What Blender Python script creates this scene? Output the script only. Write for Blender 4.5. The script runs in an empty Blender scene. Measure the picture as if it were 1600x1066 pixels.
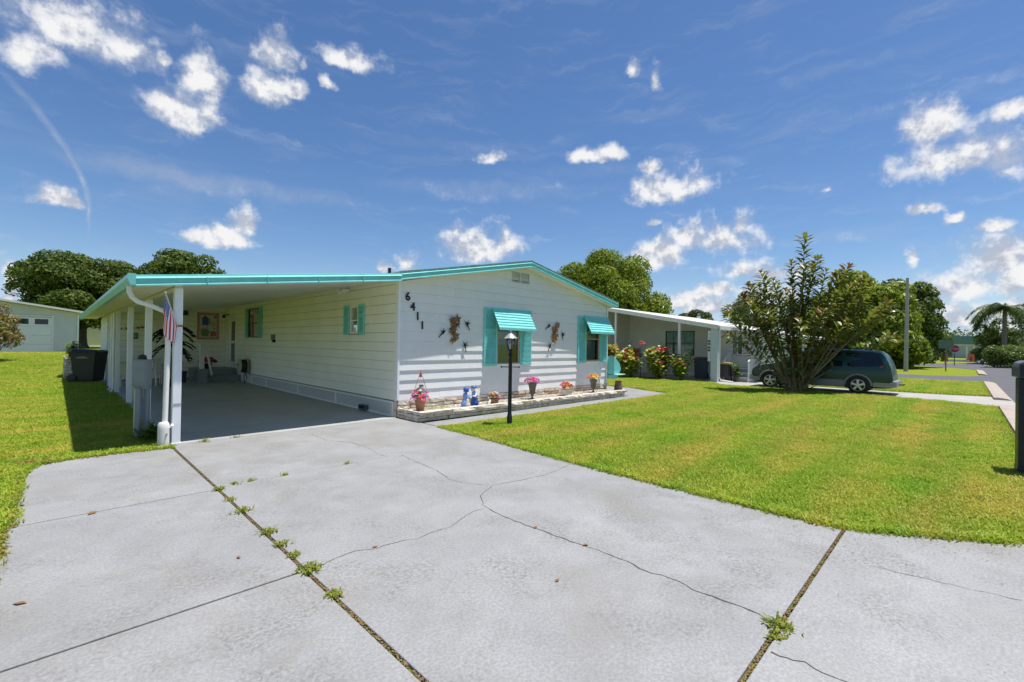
import bpy, bmesh, math, random
import numpy as np
from mathutils import Vector, Matrix
random.seed(7); rng = np.random.default_rng(7)
PI = math.pi
sc = bpy.context.scene
COL = sc.collection

# ------------------------------------------------------------------ camera
# world: X runs along the front wall of the home, Y along its side wall, origin at the front left corner
cam_d = bpy.data.cameras.new('camera'); cam = bpy.data.objects.new('camera', cam_d); COL.objects.link(cam)
cam_d.lens = 16.0; cam_d.sensor_width = 36.0; cam_d.clip_start = .05; cam_d.clip_end = 4000
cam.location = (-5.18, -8.60, 1.60)
_yaw, _pitch, _roll = math.radians(-45.16), math.radians(.411), .0155
cam.matrix_world = (Matrix.Translation(cam.location) @ Matrix.Rotation(_yaw, 4, 'Z') @ Matrix.Rotation(PI/2 + _pitch, 4, 'X')
                    @ Matrix.Rotation(_roll, 4, 'Z'))
sc.camera = cam

# ------------------------------------------------------------------ light
SUN = Vector((.20, -.150, 1.0)).normalized()           # towards the sun
sun_d = bpy.data.lights.new('sun', 'SUN'); sun = bpy.data.objects.new('sun', sun_d); COL.objects.link(sun)
sun_d.energy = 4.6; sun_d.angle = math.radians(.55); sun_d.color = (1.0, .96, .89)
sun.rotation_euler = SUN.to_track_quat('Z', 'Y').to_euler()
sc.view_settings.view_transform = 'Standard'; sc.view_settings.look = 'None'
sc.view_settings.exposure = .54; sc.view_settings.gamma = 1.0

world = bpy.data.worlds.new('World'); sc.world = world; world.use_nodes = True
SKY_STRENGTH = .077; CLOUD_STRENGTH = .66
world.cycles.sampling_method = 'NONE'          # an even sky: found by the bounces, no importance map needed
sc.cycles.max_bounces = 9; sc.cycles.diffuse_bounces = 6; sc.cycles.glossy_bounces = 2; sc.cycles.transparent_max_bounces = 8; sc.cycles.transmission_bounces = 3
sc.cycles.caustics_reflective = False; sc.cycles.caustics_refractive = False
# the clouds of that noon: azimuth (degrees clockwise from +Y), elevation, half width, half height, tilt
CLOUDS = [
    (0.6,25.9,4.3,2.3,0), (4.1,26.5,2.8,2.2,0), (-2.1,23.4,1.9,1.4,0), (8.0,22.3,2.6,1.8,25), (10.4,26.0,1.5,2.1,-20), (7.2,26.6,0.8,0.7,0), 
    (17.6,29.0,2.0,1.6,-10), (16.6,25.9,1.7,1.5,0), (19.4,26.6,1.8,0.8,-20), (25.4,30.7,3.0,1.0,-15), (23.0,27.5,0.8,0.5,0), (20.3,28.7,0.5,0.6,0), 
    (59.8,31.2,0.9,0.8,0), (62.8,29.6,0.8,1.2,0), (0.3,12.2,1.5,0.7,0), (14.7,12.8,1.3,1.2,30), (12.4,10.9,2.6,1.0,5), (41.1,12.2,4.4,1.8,0), 
    (44.2,12.7,1.9,1.5,0), (32.2,10.2,2.0,1.5,0), (42.0,22.3,1.8,0.7,0), (55.0,22.4,2.4,0.8,0), (64.7,18.7,4.2,1.8,5), (61.7,20.8,1.5,0.7,0), 
    (70.3,12.8,4.1,2.0,0), (71.5,14.1,1.9,1.5,0), (63.1,10.6,3.1,1.5,0), (66.5,12.6,1.8,1.0,0), (71.8,8.8,1.9,1.3,0), (74.5,7.9,3.1,1.2,0), 
    (76.8,7.8,1.5,0.9,0), (87.2,20.3,2.2,1.8,20), (89.6,17.3,4.1,2.0,8), (92.4,16.8,2.2,2.3,0), (92.9,19.8,1.0,0.7,0), (87.1,12.8,1.2,0.5,0), 
    (92.3,11.1,0.8,0.5,0), (89.4,11.9,0.5,0.3,0), (92.0,8.2,2.6,1.8,12), (89.3,6.3,2.6,1.3,5), (93.1,6.5,1.8,1.6,0), (89.7,3.4,2.0,1.3,0), 
    (93.2,3.8,1.1,0.9,0), (86.4,8.6,0.5,1.0,-30), (65.9,5.4,2.4,1.0,0), (73.2,5.8,2.8,1.1,0), (70.0,4.6,4.0,0.9,0), (-2.9,4.6,0.7,2.1,0), 
    (-3.1,3.3,0.7,0.9,0), (62.1,14.6,0.7,0.4,0), (79.6,16.4,0.7,0.4,0), (91.7,2.5,2.3,0.8,0), (29.3,9.5,1.2,0.8,0), (69.3,6.5,1.7,0.7,0), 
]
_r = random.Random(3)
for _k in range(14):                                     # the same fair-weather cumulus goes on all round the sky
    _a = _r.uniform(102, 348); _e = _r.choice((5, 8, 12, 18, 24, 33)) + _r.uniform(-2, 2); _w = _r.uniform(3, 7)
    CLOUDS.append((_a if _a < 180 else _a - 360, _e, _w, _w*_r.uniform(.35, .6), 0))
STREAKS = [   # veils of high cloud: azimuth, elevation, half width, half height, opacity
    (11.4,16.1,18.6,1.5,.34), (41.6,18.6,18.6,1.4,.22), (60.6,20.6,21.7,1.1,.10), (82.7,26.6,10.3,.8,.10), (36.8,23.5,19.1,.8,.07), (-120,22,30,2,.25), (170,18,24,1.6,.2),
]
TRAIL = (-2.9154, 1.0616, -0.0562)
def build_sky():
    nt = world.node_tree; N = nt.nodes; L = nt.links; N.clear()
    def node(t, **k):
        n = N.new(t)
        for a, b in k.items(): setattr(n, a, b)
        return n
    def math_(op, a, b=None, c=None, clamp=False):
        n = node('ShaderNodeMath', operation=op, use_clamp=clamp)
        for i, v in enumerate((a, b, c)):
            if v is None: continue
            if isinstance(v, (int, float)): n.inputs[i].default_value = v
            else: L.new(v, n.inputs[i])
        return n.outputs[0]
    def vmath(op, a, b=None):
        n = node('ShaderNodeVectorMath', operation=op)
        for i, v in enumerate((a, b)):
            if v is None: continue
            if isinstance(v, tuple): n.inputs[i].default_value = v
            else: L.new(v, n.inputs[i])
        return n.outputs['Value'] if op in ('LENGTH', 'DOT_PRODUCT') else n.outputs[0]
    def smooth(v, a, b, c=0., d=1.):
        n = node('ShaderNodeMapRange', interpolation_type='SMOOTHSTEP')
        L.new(v, n.inputs[0])
        for i, x in enumerate((a, b, c, d)): n.inputs[i+1].default_value = x
        return n.outputs[0]
    sky = node('ShaderNodeTexSky', sky_type='NISHITA'); sky.sun_disc = False
    sky.sun_elevation = math.asin(SUN.z); sky.sun_rotation = math.atan2(SUN.x, SUN.y)
    sky.air_density = 1.0; sky.dust_density = .35; sky.ozone_density = 2.0; sky.altitude = 10
    hs = node('ShaderNodeHueSaturation'); hs.inputs['Saturation'].default_value = 1.16
    hs.inputs['Value'].default_value = 1.0; L.new(sky.outputs[0], hs.inputs['Color'])
    tint = node('ShaderNodeMixRGB', blend_type='MULTIPLY'); tint.inputs[0].default_value = 1
    tint.inputs[2].default_value = (.96, 1.0, 1.10, 1); L.new(hs.outputs[0], tint.inputs[1])
    tc = node('ShaderNodeTexCoord'); d = vmath('NORMALIZE', tc.outputs['Generated'])
    sp = node('ShaderNodeSeparateXYZ'); L.new(d, sp.inputs[0])
    az = math_('ARCTAN2', sp.outputs[0], sp.outputs[1]); el = math_('ARCSINE', sp.outputs[2])
    air = node('ShaderNodeMixRGB'); air.inputs[2].default_value = (4.4, 6.2, 8.4, 1); L.new(tint.outputs[0], air.inputs[1])   # moist air low down
    L.new(smooth(el, .16, -.02, 0, .8), air.inputs[0])
    bg = node('ShaderNodeBackground'); bg.inputs[1].default_value = SKY_STRENGTH; L.new(air.outputs[0], bg.inputs[0])
    cb = node('ShaderNodeCombineXYZ'); L.new(az, cb.inputs[0]); L.new(el, cb.inputs[1]); p = cb.outputs[0]
    def noise(vec, scale, detail, rough, dist=0.):
        n = node('ShaderNodeTexNoise'); n.inputs['Scale'].default_value = scale; n.inputs['Detail'].default_value = detail
        n.inputs['Roughness'].default_value = rough; n.inputs['Distortion'].default_value = dist; L.new(vec, n.inputs['Vector']); return n
    # wobble the coordinates so that no cloud has an elliptic outline
    w1 = noise(d, 9, 1, .55); off = vmath('SUBTRACT', w1.outputs['Color'], (.5, .5, .5)); off = vmath('MULTIPLY', off, (.05, .04, 0))
    pw = vmath('ADD', p, off)
    w2 = noise(d, 30, 3, .62); off2 = vmath('SUBTRACT', w2.outputs['Color'], (.5, .5, .5)); off2 = vmath('MULTIPLY', off2, (.030, .026, 0))
    pw = vmath('ADD', pw, off2)
    fine = noise(d, 20, 6, .60); big = noise(d, 8, 1, .5)
    d2 = vmath('ADD', d, (SUN.x*.012, SUN.y*.012, .020)); fine2 = noise(d2, 20, 5, .60)      # a little nearer the sun
    rough = math_('ADD', math_('MULTIPLY', math_('SUBTRACT', fine.outputs[0], .5), 2.0), math_('MULTIPLY', math_('SUBTRACT', big.outputs[0], .5), 1.2))
    relief = math_('MULTIPLY', math_('SUBTRACT', fine.outputs[0], fine2.outputs[0]), 2.2)
    def cumulus(clouds):
        
        near = None
        for (a, e, hw, hh, tilt) in clouds:
            k = 1.42; e -= hh*.30; iw, ih = 1/math.radians(hw*k), 1/math.radians(hh*k*1.22)
            ma = node('ShaderNodeVectorMath', operation='MULTIPLY_ADD'); L.new(pw, ma.inputs[0]); ma.inputs[1].default_value = (iw, ih, 0); ma.inputs[2].default_value = (-math.radians(a)*iw, -math.radians(e)*ih, 0)
            flat = vmath('MAXIMUM', ma.outputs[0], vmath('MULTIPLY', ma.outputs[0], (-1.0, -1.9, 0)))      # flat base, heaped top
            f = vmath('LENGTH', flat); near = f if near is None else math_('MINIMUM', near, f)
        up = math_('SUBTRACT', 1.12, near)
        fld = math_('ADD', rough, up); alpha = smooth(fld, .02, .92)
        shade = smooth(math_('MULTIPLY_ADD', fld, .16, relief), -.14, .34)
        cc = node('ShaderNodeMixRGB'); L.new(shade, cc.inputs[0]); cc.inputs[1].default_value = (.50, .55, .66, 1); cc.inputs[2].default_value = (.95, .95, .96, 1)
        cbg = node('ShaderNodeBackground'); cbg.inputs[1].default_value = CLOUD_STRENGTH; L.new(cc.outputs[0], cbg.inputs[0])
        mx = node('ShaderNodeMixShader'); L.new(math_('MAXIMUM', alpha, thin, clamp=True), mx.inputs[0]); L.new(bg.outputs[0], mx.inputs[1]); L.new(cbg.outputs[0], mx.inputs[2]); return mx.outputs[0]
    # thin high cloud: long streaks and an old vapour trail
    st = node('ShaderNodeMapping'); st.inputs['Scale'].default_value = (2.2, 13, 1); st.inputs['Rotation'].default_value = (0, 0, .06); L.new(pw, st.inputs[0])
    sn = noise(st.outputs[0], 2.4, 4, .62, .6); veil = smooth(sn.outputs[0], .46, .86, 0, .24)
    band = None
    for (a, e, hw, hh, w) in STREAKS:
        iw, ih = 1/math.radians(hw), 1/math.radians(hh); ma = node('ShaderNodeVectorMath', operation='MULTIPLY_ADD'); L.new(pw, ma.inputs[0]); ma.inputs[1].default_value = (iw, ih, 0); ma.inputs[2].default_value = (-math.radians(a)*iw, -math.radians(e)*ih, 0)
        f = smooth(vmath('LENGTH', ma.outputs[0]), 1.0, .1, 0, w); band = f if band is None else math_('MAXIMUM', band, f)
    c2, c1, c0 = TRAIL                                                       # the trail bends over as it climbs and grows wider
    spw = node('ShaderNodeSeparateXYZ'); L.new(pw, spw.inputs[0])
    off_ = math_('ABSOLUTE', math_('SUBTRACT', math_('ADD', math_('MULTIPLY', spw.outputs[0], .45), math_('MULTIPLY', az, .55)), math_('MULTIPLY_ADD', math_('MULTIPLY_ADD', el, c2, c1), el, c0)))
    wide = math_("MULTIPLY_ADD", el, .040, -.003); tr = smooth(math_('DIVIDE', off_, wide), 1.0, .0, 0, .36)
    tr = math_('MULTIPLY', tr, math_('MULTIPLY', smooth(el, .145, .20), smooth(el, .39, .33))); band = math_('MAXIMUM', band, tr)
    band = math_('MULTIPLY', band, smooth(w2.outputs[0], .25, .7, .45, 1.1))
    thin = math_('ADD', veil, band, clamp=True)
    out = node('ShaderNodeOutputWorld'); L.new(cumulus(CLOUDS), out.inputs[0])
build_sky()
# ------------------------------------------------------------------ materials
MATS = {}
def mat(name, col, rough=.6, var=.12, scale=6., bump=0., bscale=60., metal=0., spec=.4, col2=None, coat=0., detail=6, stretch=None, emit=0):
    """principled with a noise mottled colour (col .. col2) and optional noise bump, in object coordinates"""
    if name in MATS: return MATS[name]
    m = bpy.data.materials.new(name); m.use_nodes = True; nt = m.node_tree; N = nt.nodes; L = nt.links
    b = N['Principled BSDF']; b.inputs['Roughness'].default_value = rough; b.inputs['Metallic'].default_value = metal
    b.inputs['Specular IOR Level'].default_value = spec
    if coat: b.inputs['Coat Weight'].default_value = coat; b.inputs['Coat Roughness'].default_value = .05
    c1 = tuple(max(0, c*(1-var)) for c in col); c2 = tuple(min(1, c*(1+var)) for c in (col2 or col))
    geo = N.new('ShaderNodeNewGeometry'); vec = geo.outputs['Position']
    if stretch:
        mp = N.new('ShaderNodeMapping'); mp.inputs['Scale'].default_value = stretch; L.new(vec, mp.inputs[0]); vec = mp.outputs[0]
    n = N.new('ShaderNodeTexNoise'); n.inputs['Scale'].default_value = scale; n.inputs['Detail'].default_value = detail; n.inputs['Roughness'].default_value = .6
    L.new(vec, n.inputs['Vector'])
    r = N.new('ShaderNodeValToRGB'); r.color_ramp.elements[0].position = .3; r.color_ramp.elements[1].position = .7
    r.color_ramp.elements[0].color = (*c1, 1); r.color_ramp.elements[1].color = (*c2, 1)
    L.new(n.outputs[0], r.inputs[0]); L.new(r.outputs[0], b.inputs['Base Color'])
    if bump:
        n2 = N.new('ShaderNodeTexNoise'); n2.inputs['Scale'].default_value = bscale; n2.inputs['Detail'].default_value = 5; L.new(vec, n2.inputs['Vector'])
        bp = N.new('ShaderNodeBump'); bp.inputs['Strength'].default_value = bump; bp.inputs['Distance'].default_value = .02
        L.new(n2.outputs[0], bp.inputs['Height']); L.new(bp.outputs[0], b.inputs['Normal'])
    MATS[name] = m; return m
def leaf_mat(name, cols, trans=.35, rough=.45, spec=.35, back=None):
    """leaves: one colour per leaf from a ramp, some light through the blade, optional other underside"""
    if name in MATS: return MATS[name]
    m = bpy.data.materials.new(name); m.use_nodes = True; nt = m.node_tree; N = nt.nodes; L = nt.links
    b = N['Principled BSDF']; b.inputs['Roughness'].default_value = rough; b.inputs['Specular IOR Level'].default_value = spec
    geo = N.new('ShaderNodeNewGeometry'); r = N.new('ShaderNodeValToRGB'); r.color_ramp.interpolation = 'LINEAR'
    els = r.color_ramp.elements
    while len(els) < len(cols): els.new(.5)
    for i, c in enumerate(cols): els[i].position = i/(len(cols)-1); els[i].color = (*c, 1)
    L.new(geo.outputs['Random Per Island'], r.inputs[0]); col = r.outputs[0]
    if back:
        mx = N.new('ShaderNodeMixRGB'); L.new(geo.outputs['Backfacing'], mx.inputs[0]); L.new(col, mx.inputs[1]); mx.inputs[2].default_value = (*back, 1); col = mx.outputs[0]
    L.new(col, b.inputs['Base Color'])
    t = N.new('ShaderNodeBsdfTranslucent'); br = N.new('ShaderNodeMixRGB'); br.blend_type = 'MULTIPLY'; br.inputs[0].default_value = 1
    L.new(col, br.inputs[1]); br.inputs[2].default_value = (1.5, 1.5, .7, 1); L.new(br.outputs[0], t.inputs[0])
    ms = N.new('ShaderNodeMixShader'); ms.inputs[0].default_value = trans; L.new(b.outputs[0], ms.inputs[1]); L.new(t.outputs[0], ms.inputs[2])
    L.new(ms.outputs[0], N['Material Output'].inputs[0]); MATS[name] = m; return m
def glass_mat(name, tint=(.75, .85, .82), alpha=.55):
    """thin window pane: mostly see-through, reflects the sky"""
    if name in MATS: return MATS[name]
    m = bpy.data.materials.new(name); m.use_nodes = True; nt = m.node_tree; N = nt.nodes; L = nt.links
    N.remove(N['Principled BSDF'])
    tr = N.new('ShaderNodeBsdfTransparent'); tr.inputs[0].default_value = (*tint, 1); gl = N.new('ShaderNodeBsdfGlossy'); gl.inputs['Roughness'].default_value = .03
    fr = N.new('ShaderNodeFresnel'); fr.inputs[0].default_value = 1.6; ms = N.new('ShaderNodeMixShader')
    ad = N.new('ShaderNodeMath'); ad.operation = 'MULTIPLY_ADD'; ad.inputs[1].default_value = .9; ad.inputs[2].default_value = .05; ad.use_clamp = True
    L.new(fr.outputs[0], ad.inputs[0]); L.new(ad.outputs[0], ms.inputs[0]); L.new(tr.outputs[0], ms.inputs[1]); L.new(gl.outputs[0], ms.inputs[2])
    L.new(ms.outputs[0], N['Material Output'].inputs[0]); MATS[name] = m; return m

# ------------------------------------------------------------------ mesh helpers
class MB:
    """collects shapes; build() links them as one mesh object"""
    def __init__(s, T=None): s.v = []; s.f = []; s.mi = []; s.m = 0; s.T = T
    def add(s, vs, fs):
        o = len(s.v)
        if s.T: vs = [s.T(*p) for p in vs]
        s.v.extend(tuple(p) for p in vs); s.f.extend(tuple(i+o for i in f) for f in fs); s.mi.extend([s.m]*len(fs)); return s
    def hexa(s, p):   # 8 points: bottom ring 0-3, top ring 4-7
        return s.add(p, [(0,3,2,1), (4,5,6,7), (0,1,5,4), (1,2,6,5), (2,3,7,6), (3,0,4,7)])
    def box(s, x0, x1, y0, y1, z0, z1):
        return s.hexa([(x0,y0,z0), (x1,y0,z0), (x1,y1,z0), (x0,y1,z0), (x0,y0,z1), (x1,y0,z1), (x1,y1,z1), (x0,y1,z1)])
    def cbox(s, c, d, R=None):
        hx, hy, hz = d[0]/2, d[1]/2, d[2]/2
        ps = [Vector(q) for q in ((-hx,-hy,-hz), (hx,-hy,-hz), (hx,hy,-hz), (-hx,hy,-hz), (-hx,-hy,hz), (hx,-hy,hz), (hx,hy,hz), (-hx,hy,hz))]
        if R is not None: ps = [R @ q for q in ps]
        return s.hexa([tuple(Vector(c) + q) for q in ps])
    def prism(s, poly, axis, a, b):   # polygon in the two other axes, extruded along axis from a to b
        n = len(poly)
        def P(u, v, w): return {'x': (w, u, v), 'y': (u, w, v), 'z': (u, v, w)}[axis]
        vs = [P(u, v, a) for u, v in poly] + [P(u, v, b) for u, v in poly]
        return s.add(vs, [tuple(range(n)), tuple(range(2*n-1, n-1, -1))] + [(i, (i+1) % n, n+(i+1) % n, n+i) for i in range(n)])
    def tube(s, pts, r, n=8, cap=True):
        pts = [Vector(p) for p in pts]; k = len(pts); rs = r if isinstance(r, (list, tuple)) else [r]*k
        vs = []; prev = None
        for i, p in enumerate(pts):
            t = (pts[min(i+1, k-1)] - pts[max(i-1, 0)]).normalized()
            if prev is None: a = t.cross(Vector((0,0,1)) if abs(t.z) < .95 else Vector((1,0,0))).normalized()
            else: a = (prev - t*prev.dot(t)).normalized()
            b = t.cross(a); prev = a
            for j in range(n):
                q = 2*PI*j/n; vs.append(tuple(p + (a*math.cos(q) + b*math.sin(q))*rs[i]))
        fs = [(i*n+j, i*n+(j+1) % n, (i+1)*n+(j+1) % n, (i+1)*n+j) for i in range(k-1) for j in range(n)]
        if cap: fs += [tuple(range(n-1, -1, -1)), tuple(range((k-1)*n, k*n))]
        return s.add(vs, fs)
    def lathe(s, prof, n=16, c=(0,0,0), sx=1, sy=1):
        vs = []; k = len(prof)
        for r, z in prof:
            for j in range(n): q = 2*PI*j/n; vs.append((c[0]+r*math.cos(q)*sx, c[1]+r*math.sin(q)*sy, c[2]+z))
        fs = [(i*n+j, i*n+(j+1) % n, (i+1)*n+(j+1) % n, (i+1)*n+j) for i in range(k-1) for j in range(n)]
        fs += [tuple(range(n-1, -1, -1)), tuple(range((k-1)*n, k*n))]
        return s.add(vs, fs)
    def ball(s, c, r, n=10, k=7, jit=0.):
        rx, ry, rz = r if isinstance(r, (tuple, list)) else (r, r, r); vs = []
        for i in range(1, k):
            th = PI*i/k
            for j in range(n):
                q = 2*PI*j/n; e = 1 + random.uniform(-jit, jit)
                vs.append((c[0]+rx*e*math.sin(th)*math.cos(q), c[1]+ry*e*math.sin(th)*math.sin(q), c[2]-rz*e*math.cos(th)))
        vs += [(c[0], c[1], c[2]-rz), (c[0], c[1], c[2]+rz)]; b = (k-1)*n
        fs = [(i*n+j, i*n+(j+1) % n, (i+1)*n+(j+1) % n, (i+1)*n+j) for i in range(k-2) for j in range(n)]
        fs += [(b, (j+1) % n, j) for j in range(n)] + [(b+1, (k-2)*n+j, (k-2)*n+(j+1) % n) for j in range(n)]
        return s.add(vs, fs)
    def build(s, name, mats, parent=None, smooth=False, bevel=0., sharp=40, recalc=True):
        me = bpy.data.meshes.new(name); me.from_pydata(s.v, [], s.f)
        mats = mats if isinstance(mats, (list, tuple)) else [mats]
        for m in mats: me.materials.append(m)
        if len(mats) > 1: me.polygons.foreach_set('material_index', s.mi)
        if recalc:
            bm = bmesh.new(); bm.from_mesh(me); bmesh.ops.recalc_face_normals(bm, faces=bm.faces); bm.to_mesh(me); bm.free()
        if smooth:
            me.polygons.foreach_set('use_smooth', [True]*len(me.polygons))
            try: me.set_sharp_from_angle(angle=math.radians(sharp))
            except Exception: pass
        me.update(); return link(name, me, parent, bevel)
def link(name, me, parent=None, bevel=0.):
    o = bpy.data.objects.new(name, me); COL.objects.link(o)
    if parent is not None:
        o.parent = parent
        o.matrix_parent_inverse = parent_world(parent).inverted()      # parts are modelled in world coordinates unless told otherwise
    if bevel:
        b = o.modifiers.new('bevel', 'BEVEL'); b.width = bevel; b.segments = 2; b.limit_method = 'ANGLE'
    return o
def parent_world(o):
    return Matrix.Translation(o.location) if o.parent is None else Matrix.Identity(4)
def tag(o, label, cat, group=None, kind=None):
    o['label'] = label; o['category'] = cat
    if group: o['group'] = group
    if kind: o['kind'] = kind
    return o
def thing(name, label, cat, loc=(0,0,0), group=None):
    o = bpy.data.objects.new(name, None); o.empty_display_size = .2; COL.objects.link(o); o.location = loc
    return tag(o, label, cat, group)
def structure(o): o['kind'] = 'structure'; return o
def R(x=0, y=0, z=0): return Matrix.Rotation(z, 3, 'Z') @ Matrix.Rotation(y, 3, 'Y') @ Matrix.Rotation(x, 3, 'X')
def ground_z(x, y):
    """the land climbs a little behind the home, to the left"""
    t = min(1, max(0, (y-14.5)/16)); t = t*t*(3-2*t); w = min(1, max(0, (26-x)/14))
    return .62*t*w*w*(3-2*w)
# ------------------------------------------------------------------ ground, lawns, concrete, roads
def ground_material():
    m = bpy.data.materials.new('lawn_soil'); m.use_nodes = True; nt = m.node_tree; N = nt.nodes; L = nt.links
    b = N['Principled BSDF']; b.inputs['Roughness'].default_value = .9; b.inputs['Specular IOR Level'].default_value = .1
    geo = N.new('ShaderNodeNewGeometry')
    def noise(sc_, det, ro=.6):
        n = N.new('ShaderNodeTexNoise'); n.inputs['Scale'].default_value = sc_; n.inputs['Detail'].default_value = det; n.inputs['Roughness'].default_value = ro
        L.new(geo.outputs['Position'], n.inputs['Vector']); return n.outputs[0]
    r = N.new('ShaderNodeValToRGB'); e = r.color_ramp.elements; e[0].position = .34; e[0].color = (.14, .20, .014, 1); e[1].position = .66; e[1].color = (.27, .30, .025, 1)
    L.new(noise(14, 8, .75), r.inputs[0])
    r2 = N.new('ShaderNodeValToRGB'); e = r2.color_ramp.elements; e[0].position = .50; e[0].color = (0, 0, 0, 1); e[1].position = .72; e[1].color = (.5, .5, .5, 1)
    L.new(noise(.55, 4), r2.inputs[0])
    mx = N.new('ShaderNodeMixRGB'); L.new(r2.outputs[0], mx.inputs[0]); L.new(r.outputs[0], mx.inputs[1]); mx.inputs[2].default_value = (.25, .20, .045, 1)
    L.new(mx.outputs[0], b.inputs['Base Color'])
    bp = N.new('ShaderNodeBump'); bp.inputs['Strength'].default_value = .9; bp.inputs['Distance'].default_value = .05; L.new(noise(45, 4), bp.inputs['Height']); L.new(bp.outputs[0], b.inputs['Normal'])
    return m
mb = MB(); GX = [-900, -300, -120, -60] + list(range(-40, 61, 4)) + [80, 110, 160, 260, 500, 1500]; GY = [-900, -300, -100, -50] + list(range(-30, 61, 3)) + [80, 120, 200, 400, 1500]
mb.add([(x, y, ground_z(x, y) - .02) for y in GY for x in GX], [(j*len(GX)+i, j*len(GX)+i+1, (j+1)*len(GX)+i+1, (j+1)*len(GX)+i) for j in range(len(GY)-1) for i in range(len(GX)-1)])
structure(mb.build('ground', ground_material(), smooth=True, sharp=80))

# concrete with a worn paint coat
def concrete_material(name, base, dark, stain, seed, wear=.5):
    m = bpy.data.materials.new(name); m.use_nodes = True; nt = m.node_tree; N = nt.nodes; L = nt.links
    b = N['Principled BSDF']; b.inputs['Roughness'].default_value = .62; b.inputs['Specular IOR Level'].default_value = .35
    geo = N.new('ShaderNodeNewGeometry'); mp = N.new('ShaderNodeMapping'); mp.inputs['Location'].default_value = (seed, seed*2, 0); L.new(geo.outputs['Position'], mp.inputs[0])
    def noise(sc_, det, ro=.6, dist=0):
        n = N.new('ShaderNodeTexNoise'); n.inputs['Scale'].default_value = sc_; n.inputs['Detail'].default_value = det; n.inputs['Roughness'].default_value = ro; n.inputs['Distortion'].default_value = dist
        L.new(mp.outputs[0], n.inputs['Vector']); return n.outputs[0]
    def ramp(v, a, ca, b_, cb_):
        r = N.new('ShaderNodeValToRGB'); e = r.color_ramp.elements; e[0].position = a; e[0].color = (*ca, 1); e[1].position = b_; e[1].color = (*cb_, 1); L.new(v, r.inputs[0]); return r.outputs[0]
    def mix(f, a, b_):
        x = N.new('ShaderNodeMixRGB'); L.new(f, x.inputs[0]); L.new(a, x.inputs[1])
        if isinstance(b_, tuple): x.inputs[2].default_value = (*b_, 1)
        else: L.new(b_, x.inputs[2])
        return x.outputs[0]
    g = lambda v: (v, v, v)
    c = ramp(noise(1.1, 8, .68), .3, tuple(k*.82 for k in base), .7, tuple(min(1, k*1.12) for k in base))
    c = mix(ramp(noise(55, 4, .7), .42, g(wear*.55), .60, g(0)), c, dark)                      # pitted grain
    mul = N.new('ShaderNodeMath'); mul.operation = 'MULTIPLY'
    L.new(ramp(noise(1.7, 5, .65, .4), .46, g(0), .62, g(1)), mul.inputs[0]); L.new(ramp(noise(34, 6, .8), .43, g(wear), .53, g(0)), mul.inputs[1])
    c = mix(mul.outputs[0], c, dark)                                                          # patches where the paint has gone
    c = mix(ramp(noise(.8, 5, .65, .8), .50, g(0), .74, g(.55)), c, stain)                      # weather stains
    c = mix(ramp(noise(2.6, 7, .75), .60, g(0), .74, g(.45)), c, tuple(min(1, k*1.25) for k in base))
    c = mix(ramp(noise(.55, 3, .5, 1.2), .62, g(0), .76, g(.26)), c, dark)                    # old oil and tyre grime
    oi = N.new('ShaderNodeObjectInfo'); tone = ramp(oi.outputs['Random'], 0, g(.93), 1, g(1.0)); tm = N.new('ShaderNodeMixRGB'); tm.blend_type = 'MULTIPLY'; tm.inputs[0].default_value = 1; L.new(c, tm.inputs[1]); L.new(tone, tm.inputs[2]); c = tm.outputs[0]
    L.new(c, b.inputs['Base Color'])
    bp = N.new('ShaderNodeBump'); bp.inputs['Strength'].default_value = .35; bp.inputs['Distance'].default_value = .006; L.new(noise(70, 5, .7), bp.inputs['Height']); L.new(bp.outputs[0], b.inputs['Normal'])
    return m
M_CONC = concrete_material('painted_concrete', (.318, .320, .325), (.155, .150, .14), (.215, .20, .17), 3.0, .75)
M_CONC2 = concrete_material('painted_concrete_carport', (.37, .38, .37), (.28, .285, .27), (.29, .29, .265), 9.0, .25)
M_CONC3 = concrete_material('bare_concrete', (.42, .395, .365), (.27, .255, .23), (.31, .28, .24), 5.0, .35)
M_DIRT = mat('joint_dirt', (.085, .060, .032), .95, .5, 40, .4)
def slab(poly, z1, name, m, parent, z0=-.12, bevel=.006): return MB().prism(poly, 'z', z0, z1).build(name, m, parent, bevel=bevel)

LAWN_EDGE = [(.03, -1.50), (-.01, -2.63), (-.08, -3.56), (-.14, -4.5), (-.19, -5.3), (-.21, -6.0), (-.22, -6.8), (-.21, -7.3), (-.2, -7.81)]
LAWN_EDGE2 = [(-.19, -7.87), (.02, -8.18), (.29, -8.58), (.55, -8.96), (.75, -9.3)]
LEFT_EDGE = [(-3.94, -.36), (-4.56, -.27), (-5.01, -.29), (-5.3, -.40), (-5.41, -.73), (-5.43, -1.28), (-5.43, -2.93)]
drive = structure(slab([(-5.40, -.9), (-.24, -.9), (-.24, -7.8), (-5.40, -7.8)], -.035, 'driveway', M_DIRT, None, -.14))
J = .012
slab([(-3.94-0, y) if i == 0 else (x, y) for i, (x, y) in enumerate(LEFT_EDGE)] + [(-3.932, -2.93)], 0, 'slab', M_CONC, drive)
slab([(-5.43, -2.95), (-5.43, -5.335), (-3.932, -5.335), (-3.932, -2.95)], 0, 'slab', M_CONC, drive)
slab([(-5.43, -5.355), (-5.44, -7.83), (-3.932, -7.836), (-3.932, -5.355)], 0, 'slab', M_CONC, drive)
slab([(-3.905, -.10), (.03, -.10), (.03, -1.5), (-.01, -2.63), (-.03, -2.86), (-3.905, -2.86)], 0, 'slab', M_CONC, drive)
slab([(-3.905, -2.868), (-.03, -2.868)] + LAWN_EDGE[2:] + [(-.2, -7.836), (-3.905, -7.836)], 0, 'slab', M_CONC, drive)
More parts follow.
